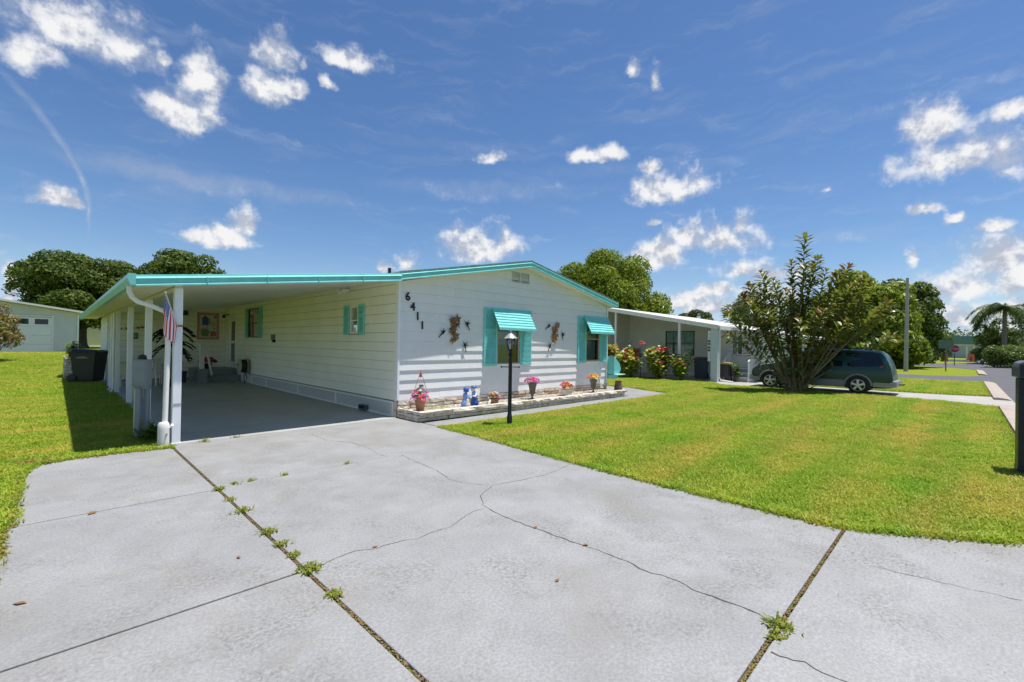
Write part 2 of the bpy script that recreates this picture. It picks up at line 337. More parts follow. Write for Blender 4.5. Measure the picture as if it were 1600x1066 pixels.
slab([(-3.905, -7.864), (-.19, -7.864)] + LAWN_EDGE2[1:] + [(-3.905, -9.6)], 0, 'slab', M_CONC, drive)
slab([(-8.2, -9.6), (-3.935, -9.6), (-3.935, -7.87), (-5.44, -7.87), (-6.2, -8.4)], 0, 'slab', M_CONC, drive)
cf = structure(slab([(-3.90, -.09), (-.01, -.09), (-.01, 17.0), (-3.90, 17.0)], .004, 'carport_floor', M_CONC2, None))
wk = structure(slab([(.05, -.95), (7.9, -.95), (7.9, -1.45), (.05, -1.5)], .002, 'walkway', M_CONC, None))
slab([(7.91, -1.45), (9.66, -1.44), (9.9, -.6), (10.4, .5), (10.4, 2.2), (7.91, 2.2)], .0, 'slab', M_CONC, wk)
slab([(7.9, 2.21), (9.0, 2.21), (9.0, 14), (7.9, 14)], .0, 'slab', M_CONC, wk)

# cracks, each a ragged sliver of open joint
CR = [[(-2.03,-.6),(-2.05,-1.33),(-1.83,-1.67),(-1.81,-2.22),(-1.87,-2.63),(-1.87,-2.89)], [(-1.67,-2.93),(-1.74,-3.55),(-1.77,-3.93),(-1.88,-4.33),(-1.85,-4.53),(-1.72,-4.74)],
  [(-1.68,-4.84),(-1.98,-4.98),(-2.16,-5.23),(-2.2,-5.43),(-2.22,-5.62),(-2.2,-5.95),(-2.19,-6.34),(-2.15,-6.58),(-2.16,-6.83),(-2.19,-6.99),(-2.15,-7.17),(-2.18,-7.34),(-2.18,-7.52),(-2.16,-7.68),(-2.2,-7.83)],
  [(-3.89,-5.36),(-3.69,-5.31),(-3.53,-5.31),(-3.4,-5.38),(-3.22,-5.38),(-3.07,-5.44),(-2.88,-5.42),(-2.72,-5.43),(-2.55,-5.36),(-2.34,-5.29),(-2.2,-5.3)],
  [(-1.68,-4.82),(-1.29,-4.9),(-.89,-4.95),(-.56,-4.91),(-.17,-4.84)], [(-2.49,-7.88),(-2.49,-7.96),(-2.46,-8.03),(-2.47,-8.11),(-2.45,-8.3)], [(-.88,-8.12),(-.86,-8.31),(-.83,-8.5),(-.8,-8.7),(-.76,-8.87)]]
M_CRACK = mat('crack_dark', (.075, .062, .048), .95, .5, 60)
for ci, pts in enumerate(CR):
    w0 = (.0026, .0026, .0044, .0024, .0022, .0040, .0018)[ci]; fine = []
    for (a, b) in zip(pts, pts[1:]):
        n = max(2, int(math.dist(a, b)/.05))
        for k in range(n): t = k/n; fine.append((a[0]+(b[0]-a[0])*t+random.uniform(-.010, .010), a[1]+(b[1]-a[1])*t+random.uniform(-.010, .010)))
    fine.append(pts[-1]); mb = MB(); vs = []
    for i, p in enumerate(fine):
        q = fine[min(i+1, len(fine)-1)]; o = fine[max(i-1, 0)]; d = Vector((q[0]-o[0], q[1]-o[1])).normalized(); w = w0*random.uniform(.35, 1.5)
        vs += [(p[0]-d.y*w, p[1]+d.x*w, .0022), (p[0]+d.y*w, p[1]-d.x*w, .0022)]
    mb.add(vs, [(2*i, 2*i+1, 2*i+3, 2*i+2) for i in range(len(fine)-1)]); mb.build('crack', M_CRACK, drive)
# grit and dead grass packed into the long joints
mb = MB()
for k in range(1500):
    y = random.uniform(-7.8, -.4); x = -3.918 + random.gauss(0, .005); s = random.uniform(.003, .008); mb.ball((x, y, -.010+random.uniform(0, .010)), (s, s*1.6, s*.7), 5, 3)
for k in range(900):
    x = random.uniform(-5, -.2); y = -7.85 + random.gauss(0, .006); s = random.uniform(.003, .008); mb.ball((x, y, -.010+random.uniform(0, .010)), (s*1.6, s, s*.7), 5, 3)
o = mb.build('joint_debris', mat('joint_debris', (.13, .085, .042), .95, .4, 50, col2=(.19, .125, .06)), drive); o['kind'] = 'stuff'

# roads
M_ASPH = mat('asphalt', (.095, .095, .105), .85, .12, 1.2, .5, 90, detail=8)
mb = MB()
def sheet(pts, z): mb.add([(x, y, z) for x, y in pts], [tuple(range(len(pts)))])
sheet([(-200, -9.75), (300, -9.75), (300, -17.0), (-200, -17.0)], -.012)
structure(mb.build('road', M_ASPH, recalc=False))
mb = MB(); sheet([(30.2, -9.749), (29.4, -8.2), (28.9, -6), (28.9, 200), (35.4, 200), (35.4, -7), (36.3, -8.7), (39.0, -9.749)], -.012)
structure(mb.build('side_street', M_ASPH, recalc=False))
mb = MB(); sheet([(50, -9.749), (56, -8.0), (60.5, -4), (62, 4), (64, 200), (72, 200), (70, 4), (74, -5), (82, -8.8), (92, -9.749)], -.012)
structure(mb.build('far_street', M_ASPH, recalc=False))
# rolled concrete kerbs
M_KERB = mat('kerb_concrete', (.36, .30, .25), .8, .14, 2.5, .3, 80)
for (x0, x1) in ((6.0, 13.9), (16.9, 28.4), (39.5, 49.0)):
    n = max(2, int((x1-x0)/3)); k0 = None
    for i in range(n):
        a = x0+(x1-x0)*i/n+.006; b = x0+(x1-x0)*(i+1)/n-.006
        m_ = MB().prism([(-9.74, -.1), (-9.74, .000), (-9.62, .055), (-9.42, .085), (-9.30, .080), (-9.30, -.1)], 'x', a, b)
        if k0 is None: k0 = structure(m_.build('kerb', M_KERB, bevel=.008))
        else: m_.build('kerb_stone', M_KERB, k0, bevel=.008)
# the neighbour's drive, flaring to the street
nd = structure(slab([(15.0, -6.6), (15.0, -2.4), (17.6, -2.4), (17.6, -6.6)], .004, 'neighbour_driveway', M_CONC3, None))
slab([(14.2, -9.74), (14.75, -8.2), (15.0, -6.61), (17.6, -6.61), (17.8, -8.2), (18.4, -9.74)], .004, 'slab', M_CONC3, nd)
slab([(16.3, -2.39), (16.3, 6.2), (20.0, 6.2), (20.0, -2.39)], .004, 'slab', M_CONC3, nd)
slab([(15.0, -2.39), (15.0, -1.2), (16.29, -.4), (16.29, -2.39)], .004, 'slab', M_CONC3, nd)

# ------------------------------------------------------------------ turf
def blade_tuft(name, seed, n, h0, h1, wd, spread):
    r = random.Random(seed); vs = []; fs = []
    for k in range(n):
        a = r.uniform(0, 2*PI); rr = spread*math.sqrt(r.random()); x, y = rr*math.cos(a), rr*math.sin(a); h = r.uniform(h0, h1); w = wd*r.uniform(.6, 1.2)
        b = r.uniform(0, 2*PI); lean = h*r.uniform(.25, 1.1); dx, dy = math.cos(b), math.sin(b); px, py = -dy*w/2, dx*w/2; o = len(vs)
        vs += [(x-px, y-py, 0), (x+px, y+py, 0), (x+dx*lean*.35+px*.9, y+dy*lean*.35+py*.9, h*.62), (x+dx*lean*.35-px*.9, y+dy*lean*.35-py*.9, h*.62), (x+dx*lean, y+dy*lean, h*r.uniform(.75, 1))]
        fs += [(o, o+1, o+2, o+3), (o+3, o+2, o+4)]
    me = bpy.data.meshes.new(name); me.from_pydata(vs, [], fs); return bpy.data.objects.new(name, me)
def grass_material():
    m = bpy.data.materials.new('turf_blades'); m.use_nodes = True; nt = m.node_tree; N = nt.nodes; L = nt.links
    b = N['Principled BSDF']; b.inputs['Roughness'].default_value = .55; b.inputs['Specular IOR Level'].default_value = .25
    geo = N.new('ShaderNodeNewGeometry'); oi = N.new('ShaderNodeObjectInfo')
    def noise(sc_, det, vec):
        n = N.new('ShaderNodeTexNoise'); n.inputs['Scale'].default_value = sc_; n.inputs['Detail'].default_value = det; L.new(vec, n.inputs['Vector']); return n.outputs[0]
    def ramp(v, els):
        r = N.new('ShaderNodeValToRGB'); e = r.color_ramp.elements
        while len(e) < len(els): e.new(.5)
        for i, (p, c) in enumerate(els): e[i].position = p; e[i].color = (*c, 1)
        L.new(v, r.inputs[0]); return r.outputs[0]
    loc = geo.outputs['Position']
    base = ramp(geo.outputs['Random Per Island'], [(0, (.16, .29, .014)), (.5, (.285, .41, .022)), (.85, (.40, .48, .05)), (1, (.52, .46, .14))])
    st = N.new('ShaderNodeMapping'); st.inputs['Rotation'].default_value = (0, 0, .06); st.inputs['Scale'].default_value = (.35, 1.5, 1); L.new(loc, st.inputs[0])
    f = ramp(noise(.9, 5, st.outputs[0]), [(.42, (0,0,0)), (.66, (.85,.85,.85))])
    mx = N.new('ShaderNodeMixRGB'); L.new(f, mx.inputs[0]); L.new(base, mx.inputs[1]); mx.inputs[2].default_value = (.52, .43, .085, 1)
    wv = N.new('ShaderNodeTexWave'); wv.bands_direction = 'Y'; wv.inputs['Scale'].default_value = .30; wv.inputs['Distortion'].default_value = 1.2; wv.inputs['Detail Scale'].default_value = .6; L.new(loc, wv.inputs['Vector'])   # lanes left by the mower
    ln = ramp(wv.outputs[0], [(.3, (.90, .97, .85)), (.7, (1.06, 1.03, 1.0))])
    mw = N.new('ShaderNodeMixRGB'); mw.blend_type = 'MULTIPLY'; mw.inputs[0].default_value = 1; L.new(mx.outputs[0], mw.inputs[1]); L.new(ln, mw.inputs[2]); mx = mw
    g2 = ramp(noise(1.3, 3, loc), [(.46, (1, 1, 1)), (.68, (.72, .92, .6))])
    mm = N.new('ShaderNodeMixRGB'); mm.blend_type = 'MULTIPLY'; mm.inputs[0].default_value = 1; L.new(mx.outputs[0], mm.inputs[1]); L.new(g2, mm.inputs[2])
    L.new(mm.outputs[0], b.inputs['Base Color'])
    t = N.new('ShaderNodeBsdfTranslucent'); L.new(mm.outputs[0], t.inputs[0]); ms = N.new('ShaderNodeMixShader'); ms.inputs[0].default_value = .4
    L.new(b.outputs[0], ms.inputs[1]); L.new(t.outputs[0], ms.inputs[2]); L.new(ms.outputs[0], N['Material Output'].inputs[0]); return m
M_GRASS = grass_material()
TUFTS = [blade_tuft('turf_tuft', 11+k, 11, .030, .062, .0085, .055) for k in range(4)]
for t in TUFTS: t.data.materials.append(M_GRASS)
def grass_nodes():
    g = bpy.data.node_groups.new('turf', 'GeometryNodeTree'); N = g.nodes; L = g.links
    g.interface.new_socket('Geometry', in_out='INPUT', socket_type='NodeSocketGeometry'); g.interface.new_socket('Density', in_out='INPUT', socket_type='NodeSocketFloat')
    g.interface.new_socket('Size', in_out='INPUT', socket_type='NodeSocketFloat'); g.interface.new_socket('Geometry', in_out='OUTPUT', socket_type='NodeSocketGeometry')
    gi = N.new('NodeGroupInput'); go = N.new('NodeGroupOutput'); dp = N.new('GeometryNodeDistributePointsOnFaces'); io = N.new('GeometryNodeInstanceOnPoints')
    L.new(gi.outputs[0], dp.inputs['Mesh']); L.new(gi.outputs[1], dp.inputs['Density']); L.new(dp.outputs['Points'], io.inputs['Points'])
    jn = N.new('GeometryNodeJoinGeometry')
    for t in TUFTS:
        oi = N.new('GeometryNodeObjectInfo'); oi.inputs['Object'].default_value = t; gt = N.new('GeometryNodeGeometryToInstance'); L.new(oi.outputs['Geometry'], gt.inputs[0]); L.new(gt.outputs[0], jn.inputs[0])
    L.new(jn.outputs[0], io.inputs['Instance']); io.inputs['Pick Instance'].default_value = True
    rv = N.new('FunctionNodeRandomValue'); rv.data_type = 'FLOAT_VECTOR'; rv.inputs[0].default_value = (-.12, -.12, 0); rv.inputs[1].default_value = (.12, .12, 6.283); L.new(rv.outputs[0], io.inputs['Rotation'])
    rs = N.new('FunctionNodeRandomValue'); rs.data_type = 'FLOAT'; rs.inputs[2].default_value = .7; rs.inputs[3].default_value = 1.25
    mu = N.new('ShaderNodeMath'); mu.operation = 'MULTIPLY'; L.new(rs.outputs[1], mu.inputs[0]); L.new(gi.outputs[2], mu.inputs[1]); L.new(mu.outputs[0], io.inputs['Scale'])
    L.new(io.outputs[0], go.inputs[0]); return g
GN = grass_nodes()
def turf(polys, density, size, label):
    mb = MB()
    for p in polys:   # cut into cells so that the turf follows the land
        mb.add([(x, y, ground_z(x, y)-.022) for x, y in p], [tuple(range(len(p)))])
    o = mb.build('turf', M_GRASS, recalc=False); tag(o, label, 'grass', None, 'stuff')
    m = o.modifiers.new('turf', 'NODES'); m.node_group = GN
    ids = [i.identifier for i in GN.interface.items_tree if i.in_out == 'INPUT']; m[ids[1]] = float(density); m[ids[2]] = float(size); return o
E1 = [(x+.012, y) for x, y in LAWN_EDGE] + [(x+.012, y) for x, y in LAWN_EDGE2]
turf([E1 + [(1.2, -9.28), (4.2, -9.28), (4.2, -1.52)]], 1150, 1.0, 'mown green and yellowing lawn beside the driveway, under the lamp post')
turf([[(4.2, -1.50), (9.7, -1.46), (9.7, -9.28), (4.2, -9.28)]], 620, 1.2, 'mown lawn between the front walk and the street kerb')
turf([[(9.7, -9.28), (9.7, -1.45), (10.45, .5), (10.45, 6), (16.25, 6), (16.25, -.35), (14.95, -1.2), (14.95, -6.6), (14.7, -8.2), (14.15, -9.28)]], 330, 1.5, 'far half of the front lawn, by the van and flowering shrubs')
turf([[(17.7, -6.6), (17.85, -8.2), (18.35, -9.28), (28.3, -9.28), (28.3, -2.5), (17.7, -2.5)]], 150, 2.0, 'green verge beyond the van, up to the side street')
LE = [(x-.012, y+.012) for x, y in LEFT_EDGE]
turf([[(-5.445, -2.9), (-5.455, -7.86), (-6.2, -8.38), (-9, -9.2), (-9, -2.9)], [(-9, -2.9), (-9, 3), (-3.93, 3), (-3.93, -.34)] + LE[1:]], 1050, 1.05, 'bright lawn left of the driveway and along the carport posts')
turf([[(-11, 3.0), (-11, 9), (-3.93, 9), (-3.93, 3.0)]], 640, 1.2, 'lawn in the strip shaded by the carport eave')
turf([[(-14, y), (-14, y+3), (-4.0, y+3), (-4.0, y)] for y in range(9, 33, 3)], 260, 1.6, 'sunny back lawn rising to the grey garage')
def edge_strip(pts, a, b):
    out = []
    for (p, q) in zip(pts, pts[1:]):
        d = Vector((q[0]-p[0], q[1]-p[1])).normalized(); n = Vector((-d.y, d.x)); out.append([(p[0]+n.x*a, p[1]+n.y*a), (q[0]+n.x*a, q[1]+n.y*a), (q[0]+n.x*b, q[1]+n.y*b), (p[0]+n.x*b, p[1]+n.y*b)])
    return out
turf(edge_strip(LAWN_EDGE+LAWN_EDGE2[1:4], -.015, .06), 1900, 1.25, 'ragged lawn edge hanging over the right side of the driveway')
turf(edge_strip(LEFT_EDGE, .015, -.06), 1500, 1.2, 'ragged lawn edge along the left side of the driveway')
# clippings and dead thatch thrown onto the concrete by the edger
rc = random.Random(15); mb = MB(); EP = LAWN_EDGE+LAWN_EDGE2[1:4]
for k in range(2600):
    i = rc.randrange(len(EP)-1); t_ = rc.random(); p = (EP[i][0]+(EP[i+1][0]-EP[i][0])*t_, EP[i][1]+(EP[i+1][1]-EP[i][1])*t_); o_ = rc.expovariate(1/(.09 if p[1] > -5.5 else .30)); x, y = p[0]-o_+rc.gauss(0, .02), p[1]+rc.gauss(0, .05); a = rc.uniform(0, 6.28); l = rc.uniform(.006, .022); w = rc.uniform(.0012, .003); c_, s_ = math.cos(a), math.sin(a)
    mb.add([(x-s_*w, y+c_*w, .0035), (x+s_*w, y-c_*w, .0035), (x+c_*l, y+s_*l, .006)], [(0,1,2)])
tag(mb.build('grass_clippings', leaf_mat('clipping', [(.17, .11, .05), (.24, .17, .07), (.20, .19, .06)], .1), recalc=False), 'dry brown grass clippings on the driveway along the lawn edge', 'clippings', None, 'stuff')
# tufts growing out of the joints, each plant on its own
M_WEED = leaf_mat('weed', [(.12, .17, .02), (.24, .28, .03), (.36, .33, .10)], .4)
def weed(x, y, s, n, label, flat=1.0):
    mb = MB(); r = random.Random(int(x*1000+y*77))
    for k in range(n):
        a = r.uniform(0, 2*PI); h = s*r.uniform(.3, 1.0)*.50*flat; l = s*r.uniform(.3, 1.0)*.75; s_ = s*.62; w = .0045*r.uniform(.7, 1.4); dx, dy = math.cos(a), math.sin(a); bx, by = x+r.gauss(0, s*.3), y+r.gauss(0, s*.3)
        mb.add([(bx-dy*w, by+dx*w, -.01), (bx+dy*w, by-dx*w, -.01), (bx+dx*l*.5+dy*w, by+dy*l*.5-dx*w, h*.8), (bx+dx*l*.5-dy*w, by+dy*l*.5+dx*w, h*.8), (bx+dx*l, by+dy*l, h*.75)], [(0,1,2,3), (3,2,4)])
    tag(mb.build('weed', M_WEED, recalc=False), label, 'weed', 'weeds in the driveway joints')
weed(-3.918, -2.98, .09, 60, 'small weed where the first cross joint meets the long driveway joint')
weed(-3.92, -3.41, .07, 34, 'tiny weed in the long joint, second from the carport'); weed(-3.92, -3.83, .10, 70, 'spreading weed in the long joint, third from the carport')
weed(-3.9, -4.49, .09, 60, 'weed in the middle of the long driveway joint'); weed(-3.9, -4.82, .08, 50, 'weed in the long joint just past its middle')
weed(-3.9, -5.07, .07, 50, 'weed in the long joint just above the big crack'); weed(-3.9, -5.36, .105, 100, 'bushiest weed, where the crack leaves the long joint')
weed(-3.91, -5.79, .085, 90, 'clover-like weed nearest the camera in the long joint', .6); weed(-2.22, -7.86, .10, 90, 'grass sprig where the crack reaches the cross joint at right')
weed(-2.33, -7.87, .07, 60, 'weed beside the grass sprig in the right cross joint', .6)
for k, (x, y) in enumerate(((-3.57, -2.84), (-3.74, -2.87), (-3.22, -2.865), (-2.44, -2.86))): weed(x, y, .075, 26, ('wispy grass in the cross joint below the carport mouth, second from left', 'wispy grass in the cross joint, leftmost', 'wispy grass in the cross joint, third from left', 'lone wispy grass at the right end of the cross joint')[k])
weed(-3.5, -.16, .12, 46, 'straggling grass at the foot of the front carport post'); weed(-3.05, -.14, .08, 30, 'short grass along the front edge of the carport floor')
# fallen leaves
M_DEAD = leaf_mat('dead_leaf', [(.19, .075, .028), (.26, .13, .05), (.20, .15, .06)], .1)
def dead_leaf(x, y, s, r, mb=None):
    own = mb is None; mb = mb or MB(); a = r.uniform(0, 2*PI); c, s_ = math.cos(a)*s, math.sin(a)*s; z = .006 if own else r.uniform(.002, .03); k = r.uniform(.2, .5)*s
    mb.add([(x-c, y-s_, z), (x+s_*.5, y-c*.5, z+k*.6), (x+c, y+s_, z+k*.2), (x-s_*.5, y+c*.5, z+.002), (x, y, z+k*.15)], [(0,1,4), (1,2,4), (2,3,4), (3,0,4)]); return mb
rl = random.Random(5)
LV = [(-4.91,-2.98,.05,'curled brown leaf on the left slab joint'), (-5.37,-2.28,.04,'brown leaf by the lawn on the upper left slab'), (-4.2,-4.83,.028,'small brown leaf left of the long joint'),
 (-2.75,-6.65,.028,'yellow-brown leaf lying alone on the big slab'), (-2.16,-6.46,.035,'brown leaf caught in the long crack'), (-5.30,-4.6,.04,'brown leaf at the left edge of the driveway'), (-3.39,-5.35,.026,'reddish leaf on the curved crack'), (-2.19,-5.95,.03,'dead leaf in the crack nearest the lawn corner')]
for x, y, s, lb in LV: tag(dead_leaf(x, y, s, rl).build('fallen_leaf', M_DEAD, recalc=False), lb, 'leaf', 'fallen leaves on the driveway')
mb = MB()
for k in range(420):
    t = rl.random()
    if t < .55: x, y = -5.28+rl.gauss(0, .13), -.20+rl.gauss(0, .08)
    elif t < .8: x, y = -5.43+rl.gauss(0, .02), rl.uniform(-3.6, -.5)
    else: x, y = rl.uniform(-5.1, -3.9), -.27+rl.gauss(0, .03)
    dead_leaf(x, y, rl.uniform(.012, .035), rl, mb)
tag(mb.build('leaf_litter', M_DEAD, recalc=False), 'brown leaf litter gathered along the left lawn edge of the driveway', 'leaf litter', None, 'stuff')
# ------------------------------------------------------------------ the mobile home
M_WHITE = mat('white_siding', (.755, .76, .765), .55, .03, 1.3, .12, 30, col2=(.775, .775, .775), stretch=(1.5, 1.5, .8))
M_CREAM = mat('cream_siding', (.85, .84, .74), .55, .05, 1.2, .12, 30)
M_TRIM = mat('white_trim', (.82, .83, .84), .4, .03, 5)
M_TURQ = mat('turquoise_paint', (.20, .62, .61), .45, .10, 5, .06, 40)
M_SOFF = mat('soffit_white', (.78, .76, .70), .6, .06, 3, .08, 50)
M_SHIN = mat('roof_shingle', (.20, .25, .23), .9, .25, 20, .5, 60)
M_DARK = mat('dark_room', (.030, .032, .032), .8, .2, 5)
M_CURT = mat('curtain', (.30, .36, .33), .8, .12, 3, .4, 22, stretch=(14, 14, .3))
M_BLIND = mat('pale_blind', (.55, .56, .46), .8, .06, 3)
M_ALU = mat('dark_window_frame', (.055, .055, .055), .4, .1, 9, metal=.4)
M_TAN = mat('tan_window_frame', (.42, .33, .19), .5, .08, 9)
M_GLASS = glass_mat('window_glass')
M_BLACK = mat('black_iron', (.012, .012, .014), .42, .2, 20, .06, 80)
M_STONE = [mat('stone_cream', (.58, .51, .41), .85, .22, 9, .9, 34, col2=(.66, .60, .50)), mat('stone_tan', (.52, .39, .27), .85, .22, 9, .9, 34, col2=(.60, .48, .36)),
           mat('stone_grey', (.50, .46, .39), .85, .22, 9, .9, 34, col2=(.62, .56, .47)), mat('stone_rose', (.54, .40, .31), .85, .2, 9, .9, 34)]
M_MORT = mat('mortar', (.15, .125, .10), .95, .2, 20, .3)

home = thing('mobile_home', 'white clapboard mobile home with turquoise trim and number 6411', 'house', (4, 0, 0))
TF = lambda u, v, n: (u, -n, v)            # front wall: u along X, n outwards to -Y
TS = lambda u, v, n: (-n, u, v)            # side wall: u along Y, n outwards to -X
rsd = random.Random(4)
def siding(parent, T, u0, u1, z0, rows, dz, m, openings=(), roof=None, lip=.027, gap=.003):
    """one object for each clapboard, cut at the openings and under the roof line"""
    for r in range(rows):
        za, zb = z0+r*dz, z0+(r+1)*dz-gap; la, lb, ra, rb = u0, u0, u1, u1
        if roof:
            (sl, apex_u, apex_z, zl, zr) = roof
            if za >= apex_z-.02: break
            zb = min(zb, apex_z-.012); la = max(u0, (za-zl)/sl); lb = max(u0, (zb-zl)/sl); ra = min(u1, u1-(za-zr)/sl); rb = min(u1, u1-(zb-zr)/sl)
        cuts = sorted((a, b) for a, b, c, d in openings if c < zb-.02 and d > za+.02); segs = []; cur = None
        for a, b, c, d in openings:                       # the part boards above and below an opening
            for y0, y1 in ((d, zb), (za, c)):
                if za-1e-6 <= y0 < y1-.008 and y1 <= zb+1e-6 and c < zb-.02 and d > za+.02:
                    n0, n1 = (.004+(lip-.004)*(zb-q)/(zb-za) for q in (y0, y1)); MB(T).hexa([(a, y0, .0), (b, y0, .0), (b, y0, n0), (a, y0, n0), (a, y1, .0), (b, y1, .0), (b, y1, n1), (a, y1, n1)]).build('siding_board', m, parent)
        for i in range(len(cuts)+1):
            a0, a1 = (la, lb) if i == 0 else (cuts[i-1][1],)*2; b0, b1 = (ra, rb) if i == len(cuts) else (cuts[i][0],)*2
            if b0-a0 < .03: continue
            js = [q for q in ((r*1.37 + 1.1) % 3.66 + 3.66*k + u0 for k in range(-1, 5)) if max(a0, a1)+.4 < q < min(b0, b1)-.4]     # staggered butt joints
            ps = [(a0, a1)] + [w for q in js for w in ((q-.0012,)*2, (q+.0012,)*2)] + [(b0, b1)]
            for (c0, c1), (d0, d1) in zip(ps[::2], ps[1::2]):
                w = rsd.uniform(-.0015, .0015); MB(T).hexa([(c0, za, .0), (d0, za, .0), (d0, za, lip+w), (c0, za, lip-w), (c1, zb, .0), (d1, zb, .0), (d1, zb, .004), (c1, zb, .004)]).build('siding_board', m, parent)
def wall_back(name, T, parent, m, u0, u1, z0, z1, openings, th=.10, roofpoly=None):
    """the wall behind the boards, with its window openings left free"""
    mb = MB(T); us = sorted({u0, u1} | {a for o in openings for a in o[:2]})
    for a, b in zip(us, us[1:]):
        hs = sorted((o[2], o[3]) for o in openings if o[0] <= a+1e-6 and o[1] >= b-1e-6); z = z0
        for c, d in hs:
            mb.hexa([(a, z, -th), (b, z, -th), (b, z, -.001), (a, z, -.001), (a, c, -th), (b, c, -th), (b, c, -.001), (a, c, -.001)]); z = d
        mb.hexa([(a, z, -th), (b, z, -th), (b, z, -.001), (a, z, -.001), (a, z1, -th), (b, z1, -th), (b, z1, -.001), (a, z1, -.001)])
    if roofpoly: mb.add([(u, v, -.001) for u, v in roofpoly] + [(u, v, -th) for u, v in roofpoly], [(0,1,2), (5,4,3), (0,3,4,1), (1,4,5,2)])
    return mb.build(name, m, parent)
def box_in(mb, a, b, c, d, n0, n1): return mb.hexa([(a,c,n0), (b,c,n0), (b,c,n1), (a,c,n1), (a,d,n0), (b,d,n0), (b,d,n1), (a,d,n1)])
def window(parent, T, a, b, c, d, fm, split=.5, blind=.45, fw=.035, depth=.16, curtain=True, gap=.0):
    """sash window set into its opening: frame, meeting rail, panes, blind, curtain and the dark room behind"""
    f = MB(T)
    for q in ((a, a+fw, c, d), (b-fw, b, c, d), (a+fw, b-fw, c, c+fw), (a+fw, b-fw, d-fw, d)): box_in(f, *q, -.05, .028)
    w = f.build('window', fm, parent, bevel=.003); zm = c+(d-c)*split
    box_in(MB(T), a+fw, b-fw, zm-.016, zm+.016, -.02, .018).build('meeting_rail', fm, w)
    for (z0, z1, n) in ((c+fw, zm-.016, -.008), (zm+.016, d-fw, .002)):
        MB(T).add([(a+fw, z0, n), (b-fw, z0, n), (b-fw, z1, n), (a+fw, z1, n)], [(0,1,2,3)]).build('pane', M_GLASS, w)
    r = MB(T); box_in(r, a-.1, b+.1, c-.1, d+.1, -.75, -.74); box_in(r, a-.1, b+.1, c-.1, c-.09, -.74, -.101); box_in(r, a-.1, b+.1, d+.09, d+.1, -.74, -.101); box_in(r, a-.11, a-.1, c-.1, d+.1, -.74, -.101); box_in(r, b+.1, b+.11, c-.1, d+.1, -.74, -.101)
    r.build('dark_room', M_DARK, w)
    if blind: box_in(MB(T), a+fw, b-fw, d-fw-(d-c)*blind, d-fw, -.075, -.07).build('blind', M_BLIND, w)
    if curtain:
        mb = MB(T); n = 34; us = [a+fw+(b-a-2*fw-gap)*i/n for i in range(n+1)]
        mb.add([(u, c, -.13+.018*math.sin(i*1.9)+.008*math.sin(i*.7)) for i, u in enumerate(us)] + [(u, d, -.13+.018*math.sin(i*1.9)) for i, u in enumerate(us)], [(i, i+1, n+2+i, n+1+i) for i in range(n)])
        mb.build('curtain', M_CURT, w, smooth=True, sharp=80)
    return w
def shutter(parent, T, a, b, c, d, louvre=True):
    mb = MB(T); fw = min(.045, (b-a)*.22); n0, n1 = .022, .052
    for q in ((a, a+fw, c, d), (b-fw, b, c, d), (a+fw, b-fw, c, c+.06), (a+fw, b-fw, d-.06, d), (a+fw, b-fw, c+(d-c)*.60, c+(d-c)*.60+.05)): box_in(mb, *q, n0, n1)
    s = mb.build('shutter', M_TURQ, parent, bevel=.004); mb = MB(T); box_in(mb, a+fw, b-fw, c+.06, d-.06, n0, n0+.006); z = c+.07
    while z < d-.085:
        if not (c+(d-c)*.60-.03 < z < c+(d-c)*.60+.05): mb.hexa([(a+fw,z,n0+.006), (b-fw,z,n0+.006), (b-fw,z-.008,n1-.006), (a+fw,z-.008,n1-.006), (a+fw,z+.026,n0+.006), (b-fw,z+.026,n0+.006), (b-fw,z+.006,n1-.004), (a+fw,z+.006,n1-.004)])
        z += .034
    mb.build('louvres', M_TURQ, s); return s
# front wall -------------------------------------------------------------
OPF = [(2.90, 3.72, 1.08, 2.44), (6.80, 7.55, 1.10, 2.46)]
fw_ = wall_back('front_wall', TF, home, M_WHITE, 0, 8.0, 0, 2.91, OPF, roofpoly=[(0, 2.91), (8.0, 2.91), (3.92, 3.70)])
siding(fw_, TF, .0, 8.0, .36, 16, .2125, M_WHITE, OPF, (.195, 3.92, 3.70, 2.93, 2.93))
for u in (-.012, 7.985): box_in(MB(TF), u, u+.055, .36, 2.93, -.02 if u > 1 else -.055, .030).build('corner_trim', M_TRIM, home, bevel=.003)
box_in(MB(TF), .03, 7.98, .335, .362, -.01, .026).build('starter_strip', M_TRIM, home)
w1 = window(home, TF, 2.90, 3.72, 1.08, 2.44, M_TAN, .52, .5, gap=.14); w2 = window(home, TF, 6.80, 7.55, 1.10, 2.46, M_TAN, .52, .45)
for w, (a, b) in ((w1, (2.86, 3.76)), (w2, (6.76, 7.59))): box_in(MB(TF), a, b, 1.045, 1.082, -.0, .05).build('sill', M_TRIM, w, bevel=.004)
for a, b, c, d in ((2.43, 2.88, 1.04, 2.53), (3.74, 4.19, 1.04, 2.53), (6.34, 6.78, 1.05, 2.54), (7.57, 7.97, 1.05, 2.54)): shutter(home, TF, a, b, c, d)
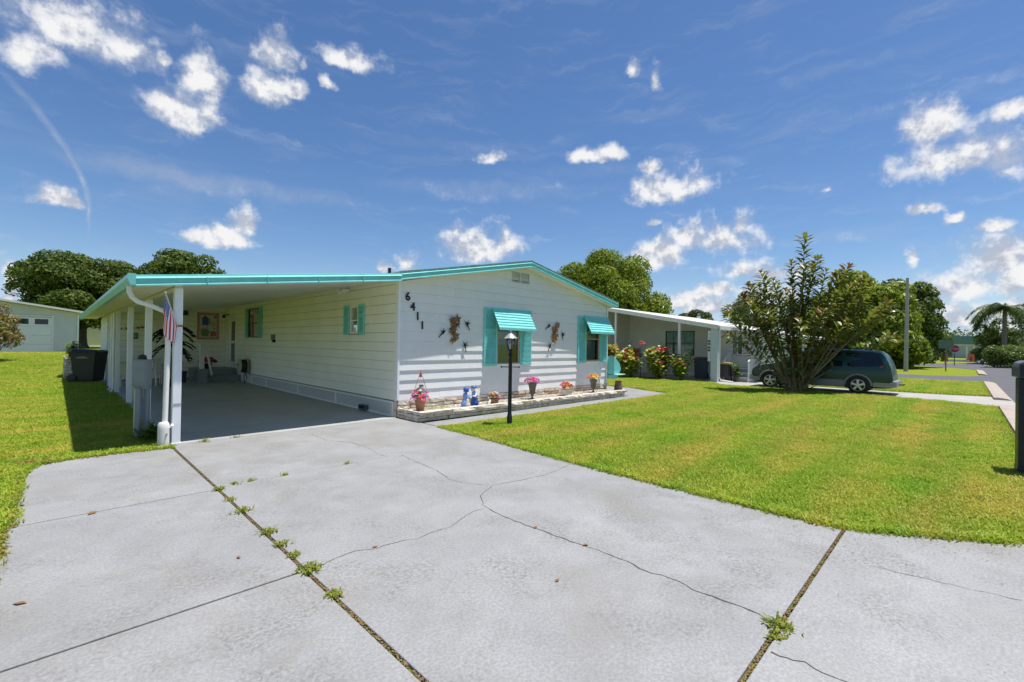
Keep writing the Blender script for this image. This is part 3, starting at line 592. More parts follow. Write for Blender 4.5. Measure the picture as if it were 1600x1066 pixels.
def awning(a, b, z1, z0, dep):
    """ladder awning: a back rail, two arms and overlapping slats"""
    mb = MB(TF)
    box_in(mb, a, b, z1-.03, z1+.03, .05, .08)
    for u in (a+.01, b-.03): mb.hexa([(u, z1-.05, .06), (u+.02, z1-.05, .06), (u+.02, z1-.02, .06), (u, z1-.02, .06), (u, z0-.01, dep), (u+.02, z0-.01, dep), (u+.02, z0+.02, dep), (u, z0+.02, dep)])
    for u in (a+.02, b-.03): mb.tube([(u, z0+.02, dep-.02), (u, z0-.22+.12, .06)], .006, 6)
    aw = mb.build('awning', M_TURQ, home); n = 7
    for k in range(n):
        t0, t1 = k/n, (k+1)/n; za, zb = z1+(z0-z1)*t0, z1+(z0-z1)*t1; na, nb = .06+(dep-.06)*t0, .06+(dep-.06)*t1
        # each slat: a bright sloping face and a set-back step below it
        MB(TF).add([(a, za+.016, na), (b, za+.016, na), (b, zb+.030, nb+.012), (a, zb+.030, nb+.012), (a, za-.0, na), (b, za-.0, na), (b, zb+.010, nb+.012), (a, zb+.010, nb+.012)],
                   [(0,1,2,3), (7,6,5,4), (3,2,6,7), (0,3,7,4), (1,5,6,2), (0,4,5,1)]).build('slat', M_TURQ, aw)
    box_in(MB(TF), a-.01, b+.01, z0-.045, z0+.02, dep+.012, dep+.024).build('valance', M_TURQ, aw, bevel=.003); return aw
awning(2.68, 4.05, 2.50, 2.0, .33); awning(6.62, 7.97, 2.52, 2.02, .33)
for u in (3.42, 3.78):                                                 # two louvred vents in the gable
    mb = MB(TF); a, b, c, d = u, u+.30, 3.27, 3.54
    for q in ((a, a+.03, c, d), (b-.03, b, c, d), (a+.03, b-.03, c, c+.03), (a+.03, b-.03, d-.03, d)): box_in(mb, *q, .012, .035)
    v = mb.build('gable_vent', mat('vent_slat', (.50, .48, .42), .6), home); box_in(MB(TF), a+.03, b-.03, c+.03, d-.03, .006, .008).build('screen', mat('vent_screen', (.16, .155, .14), .8), v)
    for k in range(7): z = c+.035+k*.029; MB(TF).hexa([(a+.03,z,.01), (b-.03,z,.01), (b-.03,z-.012,.032), (a+.03,z-.012,.032), (a+.03,z+.006,.01), (b-.03,z+.006,.01), (b-.03,z-.006,.034), (a+.03,z-.006,.034)]).build('slat', mat('vent_slat', (.50, .48, .42), .6), v)
# house number: four raised black digits running down the wall
for ch, u, v in (('6', .215, 2.52), ('4', .345, 2.31), ('1', .475, 2.11), ('1', .60, 1.91)):
    cu = bpy.data.curves.new('digit', 'FONT'); cu.body = ch; cu.size = .245; cu.extrude = .006; cu.offset = .006; cu.align_x = 'CENTER'; cu.shear = -.02
    t = bpy.data.objects.new('digit', cu); COL.objects.link(t); dg = bpy.context.evaluated_depsgraph_get(); me = bpy.data.meshes.new_from_object(t.evaluated_get(dg)); bpy.data.objects.remove(t)
    me.transform(Matrix.Translation((u, -.032, v)) @ Matrix.Rotation(PI/2, 4, 'X')); me.materials.clear(); me.materials.append(M_BLACK); link('house_number', me, home)
# side wall under the carport ----------------------------------------------
OPS = [(1.78, 2.18, 1.80, 2.47), (9.32, 10.58, 1.70, 2.78), (12.22, 13.22, .50, 2.56)]
M_GAP_SHADE = mat('siding_gap_shade', (.30, .285, .23), .8, .1, 5)  # backing coloured darker to paint in the shadow under each board's lip
sw = wall_back('side_wall', TS, home, M_GAP_SHADE, .0, 17, 0, 3.06, OPS)
siding(sw, TS, .05, 13.8, .36, 13, .2085, M_CREAM, OPS, lip=.022, gap=.008)
window(home, TS, 1.78, 2.18, 1.80, 2.47, M_TRIM, .48, .30, depth=.1); window(home, TS, 9.32, 10.58, 1.70, 2.78, M_ALU, .50, .46)
box_in(MB(TS), 1.72, 2.24, 1.765, 1.80, -.0, .04).build('sill', mat('weathered_sill', (.50, .40, .26), .7, .15, 20), home, bevel=.004)
for a, b, c, d in ((1.44, 1.74, 1.77, 2.50), (2.22, 2.51, 1.77, 2.50), (8.92, 9.28, 1.68, 2.80), (10.62, 10.92, 1.68, 2.80)): shutter(home, TS, a, b, c, d)
mb = MB(TS)
for q in ((12.22, 12.30, .50, 2.56), (13.14, 13.22, .50, 2.56), (12.30, 13.14, 2.48, 2.56)): box_in(mb, *q, -.05, .03)
dr = mb.build('door_frame', M_TRIM, home, bevel=.004); mb = MB(TS); 
for q in ((12.30, 12.42, .50, 2.48), (13.02, 13.14, .50, 2.48), (12.42, 13.02, .50, .72), (12.42, 13.02, 2.36, 2.48), (12.42, 13.02, 1.46, 1.56)): box_in(mb, *q, -.03, .005)
mb.build('door', M_TRIM, dr, bevel=.004)
for z0, z1 in ((.72, 1.46), (1.56, 2.36)): box_in(MB(TS), 12.42, 13.02, z0, z1, -.022, -.014).build('pane', mat('storm_glass', (.10, .105, .08), .15, .1, 4), dr)
MB(TS).lathe([(.0,0), (.022,.004), (.026,.03), (.0,.04)], 10, (12.37, 1.5, .005)).build('door_handle', M_BLACK, dr, smooth=True)
box_in(MB(TS), .0, 13.8, 2.93, 2.985, .016, .045).build('ceiling_moulding', M_SOFF, home)
# storage room across the back of the carport
TB = lambda u, v, n: (u, 13.8-n, v)
bw = wall_back('storage_room_wall', TB, home, M_GAP_SHADE, -3.80, -.02, 0, 2.98, [])
siding(bw, TB, -3.80, -.02, .05, 14, .2085, M_CREAM, lip=.022, gap=.008)
TL = lambda u, v, n: (-3.80-n, u, v)
lw = wall_back('storage_side_wall', TL, home, M_WHITE, 13.8, 17.0, 0, 2.44, [])
siding(lw, TL, 13.8, 17.0, .05, 11, .2125, M_WHITE, lip=.016)
# rest of the shell
MB().box(7.90, 8.0, .101, 17, 0, 2.92).build('right_wall', M_WHITE, home); MB().box(-3.7, 8.0, 17.001, 17.1, 0, 2.5).build('rear_wall', M_WHITE, home)
# lattice skirting
M_LAT = mat('lattice_white', (.80, .80, .76), .5, .05, 6)
ys = [.10, 2.92, 5.52, 8.40, 10.0]
for i, (a, b) in enumerate(zip(ys, ys[1:])):
    mb = MB(TS)
    for q in ((a, a+.045, .0, .33), (b-.045, b-.004, .0, .33), (a+.045, b-.045, .0, .035), (a+.045, b-.045, .295, .33)): box_in(mb, *q, .012, .034)
    p = mb.build('lattice_panel', M_LAT, home); mb = MB(TS); lo, hi, st, wd = .03, .30, .074, .014
    for sgn, n in ((1, .018), (-1, .024)):
        u = a-.4
        while u < b+.4:
            u0, u1 = (u, u+(hi-lo)*sgn); c0, c1 = lo, hi; A, B = a+.03, b-.03
            def clip(ua, za, ub, zb):
                t0, t1 = 0, 1; du = ub-ua
                for lim, s in ((A, 1), (B, -1)):
                    f0 = (ua-lim)*s; f1 = (ub-lim)*s
                    if f0 < 0 and f1 < 0: return None
                    if f0 < 0: t0 = max(t0, f0/(f0-f1))
                    elif f1 < 0: t1 = min(t1, f0/(f0-f1))
                return (ua+du*t0, za+(zb-za)*t0, ua+du*t1, za+(zb-za)*t1)
            k = clip(u0, c0, u1, c1)
            if k and k[3]-k[1] > .02: mb.hexa([(k[0]-wd, k[1], n-.005), (k[0]+wd, k[1], n-.005), (k[0]+wd, k[1], n), (k[0]-wd, k[1], n), (k[2]-wd, k[3], n-.005), (k[2]+wd, k[3], n-.005), (k[2]+wd, k[3], n), (k[2]-wd, k[3], n)])
            u += st
    o = mb.build('lattice_strips', M_LAT, p); o['kind'] = 'stuff'
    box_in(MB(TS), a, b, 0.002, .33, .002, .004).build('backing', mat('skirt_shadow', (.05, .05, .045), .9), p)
box_in(MB(TS), 10.0, 12.2, .0, .34, .004, .02).build('skirt_panel', M_LAT, home)
mb = MB(TS)
for q in ((1.18, 1.50, .03, .05), (1.18, 1.20, .05, .14), (1.48, 1.50, .05, .14), (1.20, 1.48, .125, .14)): box_in(mb, *q, .03, .12)
cv = mb.build('crawl_vent', mat('vent_metal', (.09, .10, .10), .5, .2, 20), home); box_in(MB(TS), 1.20, 1.48, .05, .125, .036, .04).build('vent_opening', M_DARK, cv)
# stone skirt and the stones of the planter ---------------------------------
def stone_mesh(seed):
    r = random.Random(seed); bm = bmesh.new(); bmesh.ops.create_cube(bm, size=1); bmesh.ops.subdivide_edges(bm, edges=[e for e in bm.edges if abs(e.verts[0].co.x-e.verts[1].co.x) > .5], cuts=3)
    for v in bm.verts:
        k = .5 if abs(v.co.x) > .4 else 1
        v.co.y += r.uniform(-.22, .22)*k if v.co.y < 0 else 0; v.co.z += r.uniform(-.09, .07); v.co.x += r.uniform(-.015, .015)
        if v.co.y < 0 and abs(v.co.z) > .3: v.co.y += .18
    me = bpy.data.meshes.new('stone'); bm.to_mesh(me); bm.free(); return me
STONES = []
for k in range(12):
    me = stone_mesh(k); me.materials.append(M_STONE[(0, 0, 1, 2, 0, 3, 2, 0, 1, 2, 0, 0)[k]]); STONES.append(me)
rs = random.Random(21)
def course(parent, T_axis, u0, u1, face, z0, z1, dep=.05, lo=.22, hi=.62, pick=None):
    """a row of rough stones of uneven length, joints left open between them"""
    u = u0 + 0
    while u < u1-.02:
        l = min(rs.uniform(lo, hi), u1-u)
        if u1-(u+l) < .12: l = u1-u
        me = STONES[rs.choice(pick) if pick else rs.randrange(12)]; o = bpy.data.objects.new('stone', me); COL.objects.link(o); o.parent = parent
        d = dep*rs.uniform(.85, 1.2); c = (u+l/2)
        if T_axis == 'x': o.location = (c, face-d/2+.01, (z0+z1)/2); o.scale = (l-.018, d, (z1-z0)-.012)
        else: o.location = (face-d/2+.01, c, (z0+z1)/2); o.rotation_euler.z = -PI/2; o.scale = (l-.018, d, (z1-z0)-.012)
        o.matrix_parent_inverse = parent_world(parent).inverted(); u += l
sk = MB().box(-.0, 8.0, -.02, .0, 0, .334).build('stone_skirt', M_MORT, home); WARM = [2, 5, 8, 1, 0, 10]
for z in (.02, .098, .176, .254): course(sk, 'x', 0, 8.0, -.018, z, z+.078, pick=WARM)
course(sk, 'y', -.02, .10, 0, .0, .09, .04, pick=WARM); course(sk, 'y', -.02, .10, 0, .09, .17, .04, pick=WARM); course(sk, 'y', -.02, .10, 0, .17, .25, .04, pick=WARM); course(sk, 'y', -.02, .10, 0, .25, .33, .04, pick=WARM)
# roof -----------------------------------------------------------------------
RL = [(-.10, 3.075), (3.90, 3.86), (8.20, 3.07)]
TH = .10
mb = MB().prism([(-.10, 3.065), (3.90, 3.85), (8.20, 3.06), (8.20, 2.965), (3.90, 3.75), (-.10, 2.965)], 'y', -.262, 17.2)
roof = mb.build('roof', M_SHIN, home)
mb = MB().prism([(.0, 2.93), (3.92, 3.695), (8.0, 2.93), (8.16, 2.925), (8.16, 2.96), (3.90, 3.745), (-.08, 2.96), (-.08, 2.925)], 'y', -.255, 0.0)
mb.build('soffit', M_SOFF, roof)
# ragged shingle edge showing above the fascia
mb = MB()
for (x0, z0), (x1, z1) in zip(RL, RL[1:]):
    n = int(math.hypot(x1-x0, z1-z0)/.30)
    for i in range(n):
        a, b = i/n, (i+1)/n; h = .012+.010*rs.random(); xa, xb = x0+(x1-x0)*a, x0+(x1-x0)*b-.01; za, zb = z0+(z1-z0)*a, z0+(z1-z0)*b
        mb.hexa([(xa,-.29,za-.01), (xb,-.29,zb-.01), (xb,.3,zb-.01), (xa,.3,za-.01), (xa,-.29,za+h), (xb,-.29,zb+h*.8), (xb,.3,zb+h*.8), (xa,.3,za+h)])
mb.build('shingle_edge', M_SHIN, roof)
PROF = [(.0, .0), (.018, -.004), (.020, -.030), (.050, -.052), (.050, -.060), (.028, -.066), (.026, -.128), (.046, -.145), (.046, -.166), (.0, -.166)]   # outwards, down
def fascia(parent, p, q, y, sc_=1., miter=(0, 0), name='fascia'):
    """moulded metal fascia: two sloping beads that catch the sun and a flat band between them"""
    mb = MB(); n = len(PROF); vs = []
    for (x, z) in (p, q): vs += [(x, y-o*sc_, z+d*sc_) for o, d in PROF]
    mb.add(vs, [tuple(range(n)), tuple(range(2*n-1, n-1, -1))] + [(i, (i+1) % n, n+(i+1) % n, n+i) for i in range(n)]); return mb.build(name, M_TURQ, parent)
fascia(roof, RL[0], RL[1], -.255); fascia(roof, RL[1], RL[2], -.255)
MB().prism([(8.20, 2.90), (8.24, 2.90), (8.25, 3.06), (8.20, 3.075)], 'y', -.30, 17.2).build('eave_trim', M_TURQ, roof)
MB().tube([(2.2, 4.2, 3.3), (2.2, 4.2, 3.93)], .05, 10).build('vent_pipe', M_BLACK, roof)
MB().box(7.95, 8.0, -.06, -.026, .36, 2.9).build('downspout', M_TRIM, home, bevel=.01)
# ------------------------------------------------------------------ carport
car = thing('carport', 'white carport on square posts with turquoise gutter, left of the home', 'carport', (-2, 0, 0))
M_POST = mat('post_white', (.80, .81, .84), .38, .04, 6)
M_CEIL = mat('carport_ceiling', (.86, .85, .78), .5, .04, 2)
cz = lambda x: 3.055 + .1265*x           # top of the carport roof
mb = MB().prism([(-.11, cz(-.11)), (-4.38, cz(-4.38)), (-4.38, cz(-4.38)-.085), (-.11, cz(-.11)-.085)], 'y', -.28, 17.2); cr = mb.build('roof_sheet', M_CEIL, car)
MB().prism([(-.11, cz(-.11)-.0), (.05, cz(-.11)+.02), (.05, cz(-.11)-.08), (-.11, cz(-.11)-.085)], 'y', -.25, 17.2).build('flashing', M_CEIL, car)
k = 5; xs = [-.112 - (4.38-.112)*i/k for i in range(k+1)]
for a, b in zip(xs, xs[1:]): fascia(car, (a-.004, cz(a)), (b, cz(b)), -.285)
for a in xs[1:-1]: MB().hexa([(a-.006,-.337,cz(a)-.165), (a+.006,-.337,cz(a)-.165), (a+.006,-.28,cz(a)-.165), (a-.006,-.28,cz(a)-.165), (a-.006,-.337,cz(a)-.045), (a+.006,-.337,cz(a)-.045), (a+.006,-.28,cz(a)-.005), (a-.006,-.28,cz(a)-.005)]).build('joint_clip', M_TURQ, car)
gz = cz(-4.38)
MB().prism([(-4.38, gz-.15), (-4.44, gz-.15), (-4.475, gz-.06), (-4.475, gz+.0), (-4.46, gz+.012), (-4.38, gz+.012)], 'y', -.33, 17.2).build('gutter', mat('gutter_paint', (.20, .56, .54), .3, .06, 3), car)
MB().box(-4.379, -3.95, -.27, 17.15, gz-.115, gz-.09).build('eave_soffit', M_SOFF, car)
MB().box(-3.90, -3.80, -.10, 13.8, cz(-3.85)-.185, cz(-3.85)-.09).build('beam', mat('beam_cream', (.74, .72, .55), .5, .05, 4), car, bevel=.004)
pz = cz(-3.85)-.187
for y in (-.05, 3.0, 6.1, 9.2, 11.6):
    p = MB().box(-3.905, -3.795, y-.055, y+.055, .005, pz).build('post', M_POST, car, bevel=.008)
    MB().box(-3.918, -3.782, y-.068, y+.068, .003, .016).build('post_foot', M_POST, p)
MB().box(-3.895, -3.80, -.108, -.105, .58, .62).build('post_plate', mat('galvanised', (.45, .48, .52), .35, .1, 20, metal=.6), car)
# downspout with two elbows, running into a wide drain sleeve
dsp = MB().tube([(-4.42, .02, gz-.14), (-4.42, .02, gz-.22), (-4.39, .0, gz-.30), (-4.33, -.02, gz-.36), (-4.16, -.06, gz-.42), (-4.02, -.10, gz-.49), (-3.985, -.11, gz-.58), (-3.975, -.11, 1.5), (-3.995, -.13, .34)], .035, 12).build('downspout', mat('pvc_white', (.80, .77, .74), .35, .06, 4), car, smooth=True)
MB().lathe([(.074, 0), (.074, .26), (.070, .33), (.052, .36), (.04, .36)], 14, (-4.01, -.14, .0), 1, 1).build('drain_sleeve', mat('pvc_old', (.72, .68, .66), .45, .1, 8), dsp, smooth=True)
MB().tube([(-3.93, -.16, .30), (-3.90, -.16, .29)], .03, 10).build('drain_cap', M_TRIM, dsp, smooth=True)
MB().tube([(-3.91, -.108, 1.80), (-4.0, -.112, 1.79)], .010, 6).build('strap', mat('rust', (.30, .14, .08), .8, .3, 30), dsp)
for y in (8.9, 9.6): MB().tube([(-3.96, y, gz-.16), (-3.96, y, .12), (-4.02, y-.05, .05)], .035, 10).build('downspout', MATS['pvc_white'], car, smooth=True)
mb = MB().box(-3.92, -3.78, 8.2, 9.0, pz-.02, pz+.07); mb.build('meter_housing', MATS['beam_cream'], car)
# twin flood light above the small window
fl = MB(TS); box_in(fl, 2.30, 2.46, 2.86, 2.92, .03, .07); f0 = fl.build('flood_light', M_TRIM, home)
for u in (2.22, 2.52): MB(TS).tube([(u, 2.88, .06), (u-.0, 2.84, .20)], [.035, .065], 12).build('lamp_head', M_TRIM, f0, smooth=True)
# ------------------------------------------------------------------ planter along the front wall
pl = thing('stone_planter', 'low ledge-stone planter of pale gravel along the front wall', 'planter', (3.8, -.45, 0))
MB().prism([(.03, -.80), (7.62, -.90), (7.62, -.86), (.07, -.76)], 'z', 0, .19).build('wall_core', M_MORT, pl)
MB().box(.03, .07, -.76, -.05, 0, .19).build('wall_core', M_MORT, pl)
def front_course(z0, z1, dep, cap=False):
    u = .0; 
    while u < 7.64:
        l = min(rs.uniform(.28, .75) if not cap else rs.uniform(.45, .95), 7.66-u)
        if 7.66-(u+l) < .15: l = 7.66-u
        me = STONES[rs.choice([0, 1, 3, 4, 6, 7, 9, 10, 11])]; o = bpy.data.objects.new('stone', me); COL.objects.link(o); o.parent = pl
        c = u+l/2; y = -.80-.10*c/7.66; d = dep*rs.uniform(.9, 1.15); o.location = (c, y-d/2+.03, (z0+z1)/2); o.rotation_euler.z = -.013+rs.uniform(-.006, .006); o.scale = (l-.018, d, (z1-z0)-.011)
        o.matrix_parent_inverse = parent_world(pl).inverted(); u += l
for i, (a, b) in enumerate(((0, .072), (.072, .140))): front_course(a, b, .075)
front_course(.140, .212, .15, True)
for a, b in ((0, .072), (.072, .140), (.140, .212)): course(pl, 'y', -.83, -.03, .03, a, b, .06, .25, .5, pick=[0, 3, 6, 7, 9, 2])
mb = MB(); mb.box(.08, 7.6, -.76, -.05, .12, .155)
M_GRAV = mat('pale_gravel', (.62, .57, .49), .9, .35, 70, 1.0, 110)
mb.build('gravel_bed', M_GRAV, pl)
mb = MB(); r_ = random.Random(9)
for k in range(2600):
    x, y, s = r_.uniform(.1, 7.58), r_.uniform(-.74, -.08), r_.uniform(.008, .02); mb.ball((x, y, .158+r_.uniform(0, .012)), (s, s*r_.uniform(.7, 1.2), s*.7), 5, 3, .15)
o = mb.build('gravel', [M_GRAV], pl); o['kind'] = 'stuff'
# a little weed in the bed
mb = MB()
for k in range(160):
    a = r_.uniform(0, 6.28); x, y = r_.uniform(.5, 1.15), r_.uniform(-.45, -.2); l = r_.uniform(.02, .05); mb.add([(x-.004, y, .16), (x+.004, y, .16), (x+l*math.cos(a), y+l*math.sin(a), .17+l)], [(0,1,2)])
tag(mb.build('bed_weeds', M_WEED, recalc=False), 'low green weeds in the planter beside the terracotta pot', 'weeds', None, 'stuff')

# ------------------------------------------------------------------ flowers
PINK = (.75, .12, .24); HOT = (.80, .06, .22); LIL = (.48, .26, .58); YEL = (.82, .52, .05); WHT = (.80, .76, .74); MAG = (.52, .03, .26); SKYB = (.42, .60, .75); ORG = (.80, .22, .06); PEA = (.80, .42, .28)
def petal_mat(c): return mat('petal_%d_%d_%d' % tuple(int(k*100) for k in c), c, .6, .18, 40)
M_STEM = leaf_mat('flower_leaf', [(.05, .10, .02), (.12, .20, .03), (.18, .24, .05)], .3)
def bouquet(parent, c, rad, h, cols, n, fs, seed, leaves=50, droop=0.):
    """flower heads of five to eight petals on a dome, with leaves between; one part for each colour"""
    r = random.Random(seed); per = {}
    for k in range(n):
        col = cols[k % len(cols)]; a = r.uniform(0, 2*PI); q = r.random()**.6; ph = q*1.35
        p = Vector((c[0]+rad*math.sin(ph)*math.cos(a), c[1]+rad*math.sin(ph)*math.sin(a), c[2]+h*(math.cos(ph)-.1)-droop*q)); nrm = Vector((math.sin(ph)*math.cos(a), math.sin(ph)*math.sin(a), math.cos(ph)+.3)).normalized()
        t = nrm.orthogonal().normalized(); b = nrm.cross(t); s = fs*r.uniform(.7, 1.2); mb = per.setdefault(col, MB()); m = r.choice((5, 6, 7)); o = []
        for ring, (rr, up) in enumerate(((1, .25), (.6, .55))):
            for j in range(m):
                q0 = 2*PI*(j+ring*.5)/m; q1 = q0+2*PI/m*.9; d0 = t*math.cos(q0)+b*math.sin(q0); d1 = t*math.cos(q1)+b*math.sin(q1); dm = (d0+d1).normalized()
                mb.add([tuple(p), tuple(p+d0*s*rr*.7+nrm*s*up*.7), tuple(p+dm*s*rr+nrm*s*up), tuple(p+d1*s*rr*.7+nrm*s*up*.7)], [(0,1,2,3)])
    mb = MB()
    for k in range(leaves):
        a = r.uniform(0, 2*PI); l = rad*r.uniform(.5, 1.15); z = c[2]+r.uniform(-.1, .5)*h; d = Vector((math.cos(a), math.sin(a), r.uniform(-.4, .6))).normalized(); s = Vector((-d.y, d.x, 0))*fs*.45; p0 = Vector((c[0], c[1], z))+d*l*.35; p1 = p0+d*fs*1.7
        mb.add([tuple(p0), tuple((p0+p1)/2+s), tuple(p1), tuple((p0+p1)/2-s)], [(0,1,2,3)])
    mb.build('leaves', M_STEM, parent, recalc=False)
    for col, m_ in per.items(): m_.build('blossom', petal_mat(col), parent, recalc=False)
M_TERRA = mat('terracotta', (.42, .20, .115), .75, .14, 12, .2, 60)
M_URN = mat('weathered_urn', (.155, .125, .095), .7, .25, 18, .3, 60)
ZB = .155
# terracotta pot with a ribboned bouquet and a little bell hanger
t = thing('flower_pot', 'tall terracotta pot of pink flowers under a small bell hanger', 'flower pot', (.28, -.47, ZB))
MB().lathe([(.075, 0), (.08, .02), (.125, .30), (.135, .30), (.138, .34), (.115, .34), (.11, .28)], 18, (.28, -.47, ZB)).build('pot', M_TERRA, t, smooth=True)
bouquet(t, (.28, -.47, ZB+.37), .19, .15, [HOT, PINK, PINK, WHT, LIL, SKYB], 46, .05, 1, 40, .12)
MB().tube([(.13, -.47, ZB+.45), (.28, -.47, ZB+.86), (.43, -.47, ZB+.45)], .006, 6).build('hanger', mat('copper_wire', (.36, .17, .12), .5), t)
MB().lathe([(.0, .10), (.012, .09), (.02, .05), (.032, .0), (.0, -.02)], 12, (.28, -.47, ZB+.73)).build('bell', mat('red_bell', (.30, .09, .08), .5), t, smooth=True)
MB().ball((.28, -.50, ZB+.545), (.055, .04, .026), 12, 6).build('dark_disc', M_BLACK, t, smooth=True)
# two kissing Dutch children in blue
M_FB = mat('figure_blue', (.13, .25, .62), .45, .12, 25, col2=(.25, .42, .75)); M_FD = mat('figure_dark_blue', (.03, .10, .36), .45, .2, 25); M_FW = mat('figure_cream', (.74, .70, .58), .5, .08, 20); M_FS = mat('figure_skin', (.70, .46, .33), .5, .06, 20); M_FY = mat('figure_base', (.34, .30, .14), .7, .2, 20)
x, y = 1.33, -.68; t = thing('girl_figurine', 'blue girl figurine in bonnet and full skirt, leaning in to kiss', 'figurine', (x, y, ZB))
MB().lathe([(.105, 0), (.11, .03), (.0, .035)], 16, (x, y, ZB)).build('base', M_FY, t, smooth=True)
MB().lathe([(.10, .03), (.105, .08), (.09, .14), (.055, .20), (.050, .24), (.062, .28), (.05, .33), (.03, .35)], 16, (x, y, ZB), 1, .85).build('dress', M_FB, t, smooth=True)
MB().prism([(x-.045, ZB+.07), (x+.055, ZB+.07), (x+.035, ZB+.20), (x-.025, ZB+.20)], 'y', y-.100, y-.045).build('apron', M_FW, t, bevel=.01)
MB().tube([(x-.01, y-.05, ZB+.30), (x+.06, y-.07, ZB+.24), (x+.11, y-.05, ZB+.26)], [.024, .020, .016], 8).build('arm', M_FB, t, smooth=True)
MB().ball((x+.035, y, ZB+.395), (.050, .05, .055)).build('head', M_FS, t, smooth=True)
MB().lathe([(.062, -.03), (.066, .01), (.055, .05), (.02, .075), (.0, .08)], 14, (x+.02, y, ZB+.395)).build('bonnet', M_FD, t, smooth=True)
x, y = 1.62, -.66; t = thing('boy_figurine', 'blue boy figurine with cream hair and cap, bending to the girl', 'figurine', (x, y, ZB))
MB().lathe([(.10, 0), (.105, .03), (.0, .035)], 16, (x, y, ZB)).build('base', M_FD, t, smooth=True)
MB().lathe([(.075, .03), (.105, .06), (.105, .12), (.07, .20), (.062, .26), (.055, .31), (.03, .34)], 16, (x, y, ZB), 1, .85).build('trousers', M_FD, t, smooth=True)
MB().tube([(x+.02, y, ZB+.22), (x-.01, y, ZB+.30), (x-.04, y, ZB+.37)], [.068, .064, .035], 12).build('jacket', M_FB, t, smooth=True)
MB().tube([(x+.01, y-.06, ZB+.31), (x-.05, y-.08, ZB+.25), (x-.10, y-.05, ZB+.26)], [.024, .02, .016], 8).build('arm', M_FW, t, smooth=True)
MB().ball((x-.055, y, ZB+.405), (.052, .05, .056)).build('head', M_FW, t, smooth=True)
MB().lathe([(.065, 0), (.068, .02), (.045, .045), (.0, .05)], 14, (x-.03, y, ZB+.440)).build('cap', M_FD, t, smooth=True)
# duck planter
x, y = 2.34, -.55; t = thing('basket_planter', 'small brown basket of yellow and magenta flowers behind the lamp post', 'planter', (x, y, ZB))
MB().lathe([(.07, 0), (.10, .05), (.115, .12), (.12, .13), (.10, .13), (.09, .08)], 14, (x, y, ZB), 1.1, .9).build('basket', mat('wicker', (.30, .17, .08), .8, .3, 50, .6, 90), t, smooth=True)
MB().tube([(x-.12, y, ZB+.10), (x-.17, y-.01, ZB+.05), (x-.19, y-.02, ZB+.0)], [.03, .035, .03], 8).build('side_figure', M_FW, t, smooth=True)
bouquet(t, (x, y, ZB+.15), .15, .15, [YEL, MAG, PEA, SKYB, YEL], 34, .05, 4, 40)
def urn(x, y, h, rad, label, cols, seed, extra=None):
    t = thing('urn', label, 'urn', (x, y, ZB), 'flower urns in the front planter'); k = h/.42
    MB().lathe([(.065*k, 0), (.07*k, .015*k), (.03*k, .035*k), (.022*k, .08*k), (.045*k, .12*k), (.085*k, .17*k), (.075*k, .21*k), (.09*k, .30*k), (.115*k, .40*k), (.135*k, .42*k), (.11*k, .42*k), (.09*k, .36*k)], 18, (x, y, ZB)).build('bowl', M_URN, t, smooth=True)
    bouquet(t, (x, y, ZB+h+.02), rad, .13, cols, 46, .055, seed, 50); return t
urn(3.76, -.50, .43, .21, 'tall brown urn of pink and lilac flowers, first from the lamp post', [PINK, HOT, LIL, PINK], 5)
urn(6.52, -.52, .42, .20, 'brown urn of yellow and coral flowers, under the far window', [YEL, PINK, ORG, YEL], 6)
x, y = 5.14, -.55; t = thing('flower_planter', 'white sleigh planter of magenta and yellow flowers between the urns', 'planter', (x, y, ZB))
mb = MB(); mb.box(x-.16, x+.16, y-.09, y+.09, ZB+.05, ZB+.09)
for s in (-1, 1): mb.tube([(x-.20, y+s*.09, ZB+.17), (x-.22, y+s*.09, ZB+.08), (x-.15, y+s*.09, ZB+.02), (x+.15, y+s*.09, ZB+.02), (x+.23, y+s*.09, ZB+.08), (x+.22, y+s*.09, ZB+.20)], .010, 6)
mb.hexa([(x-.15,y-.08,ZB+.09), (x+.15,y-.08,ZB+.09), (x+.15,y+.08,ZB+.09), (x-.15,y+.08,ZB+.09), (x-.19,y-.10,ZB+.19), (x+.19,y-.10,ZB+.19), (x+.19,y+.10,ZB+.19), (x-.19,y+.10,ZB+.19)])
mb.build('sleigh', mat('sleigh_white', (.72, .66, .56), .6, .1, 20), t); bouquet(t, (x, y, ZB+.22), .19, .17, [MAG, YEL, PINK, YEL, HOT], 40, .06, 7, 40)
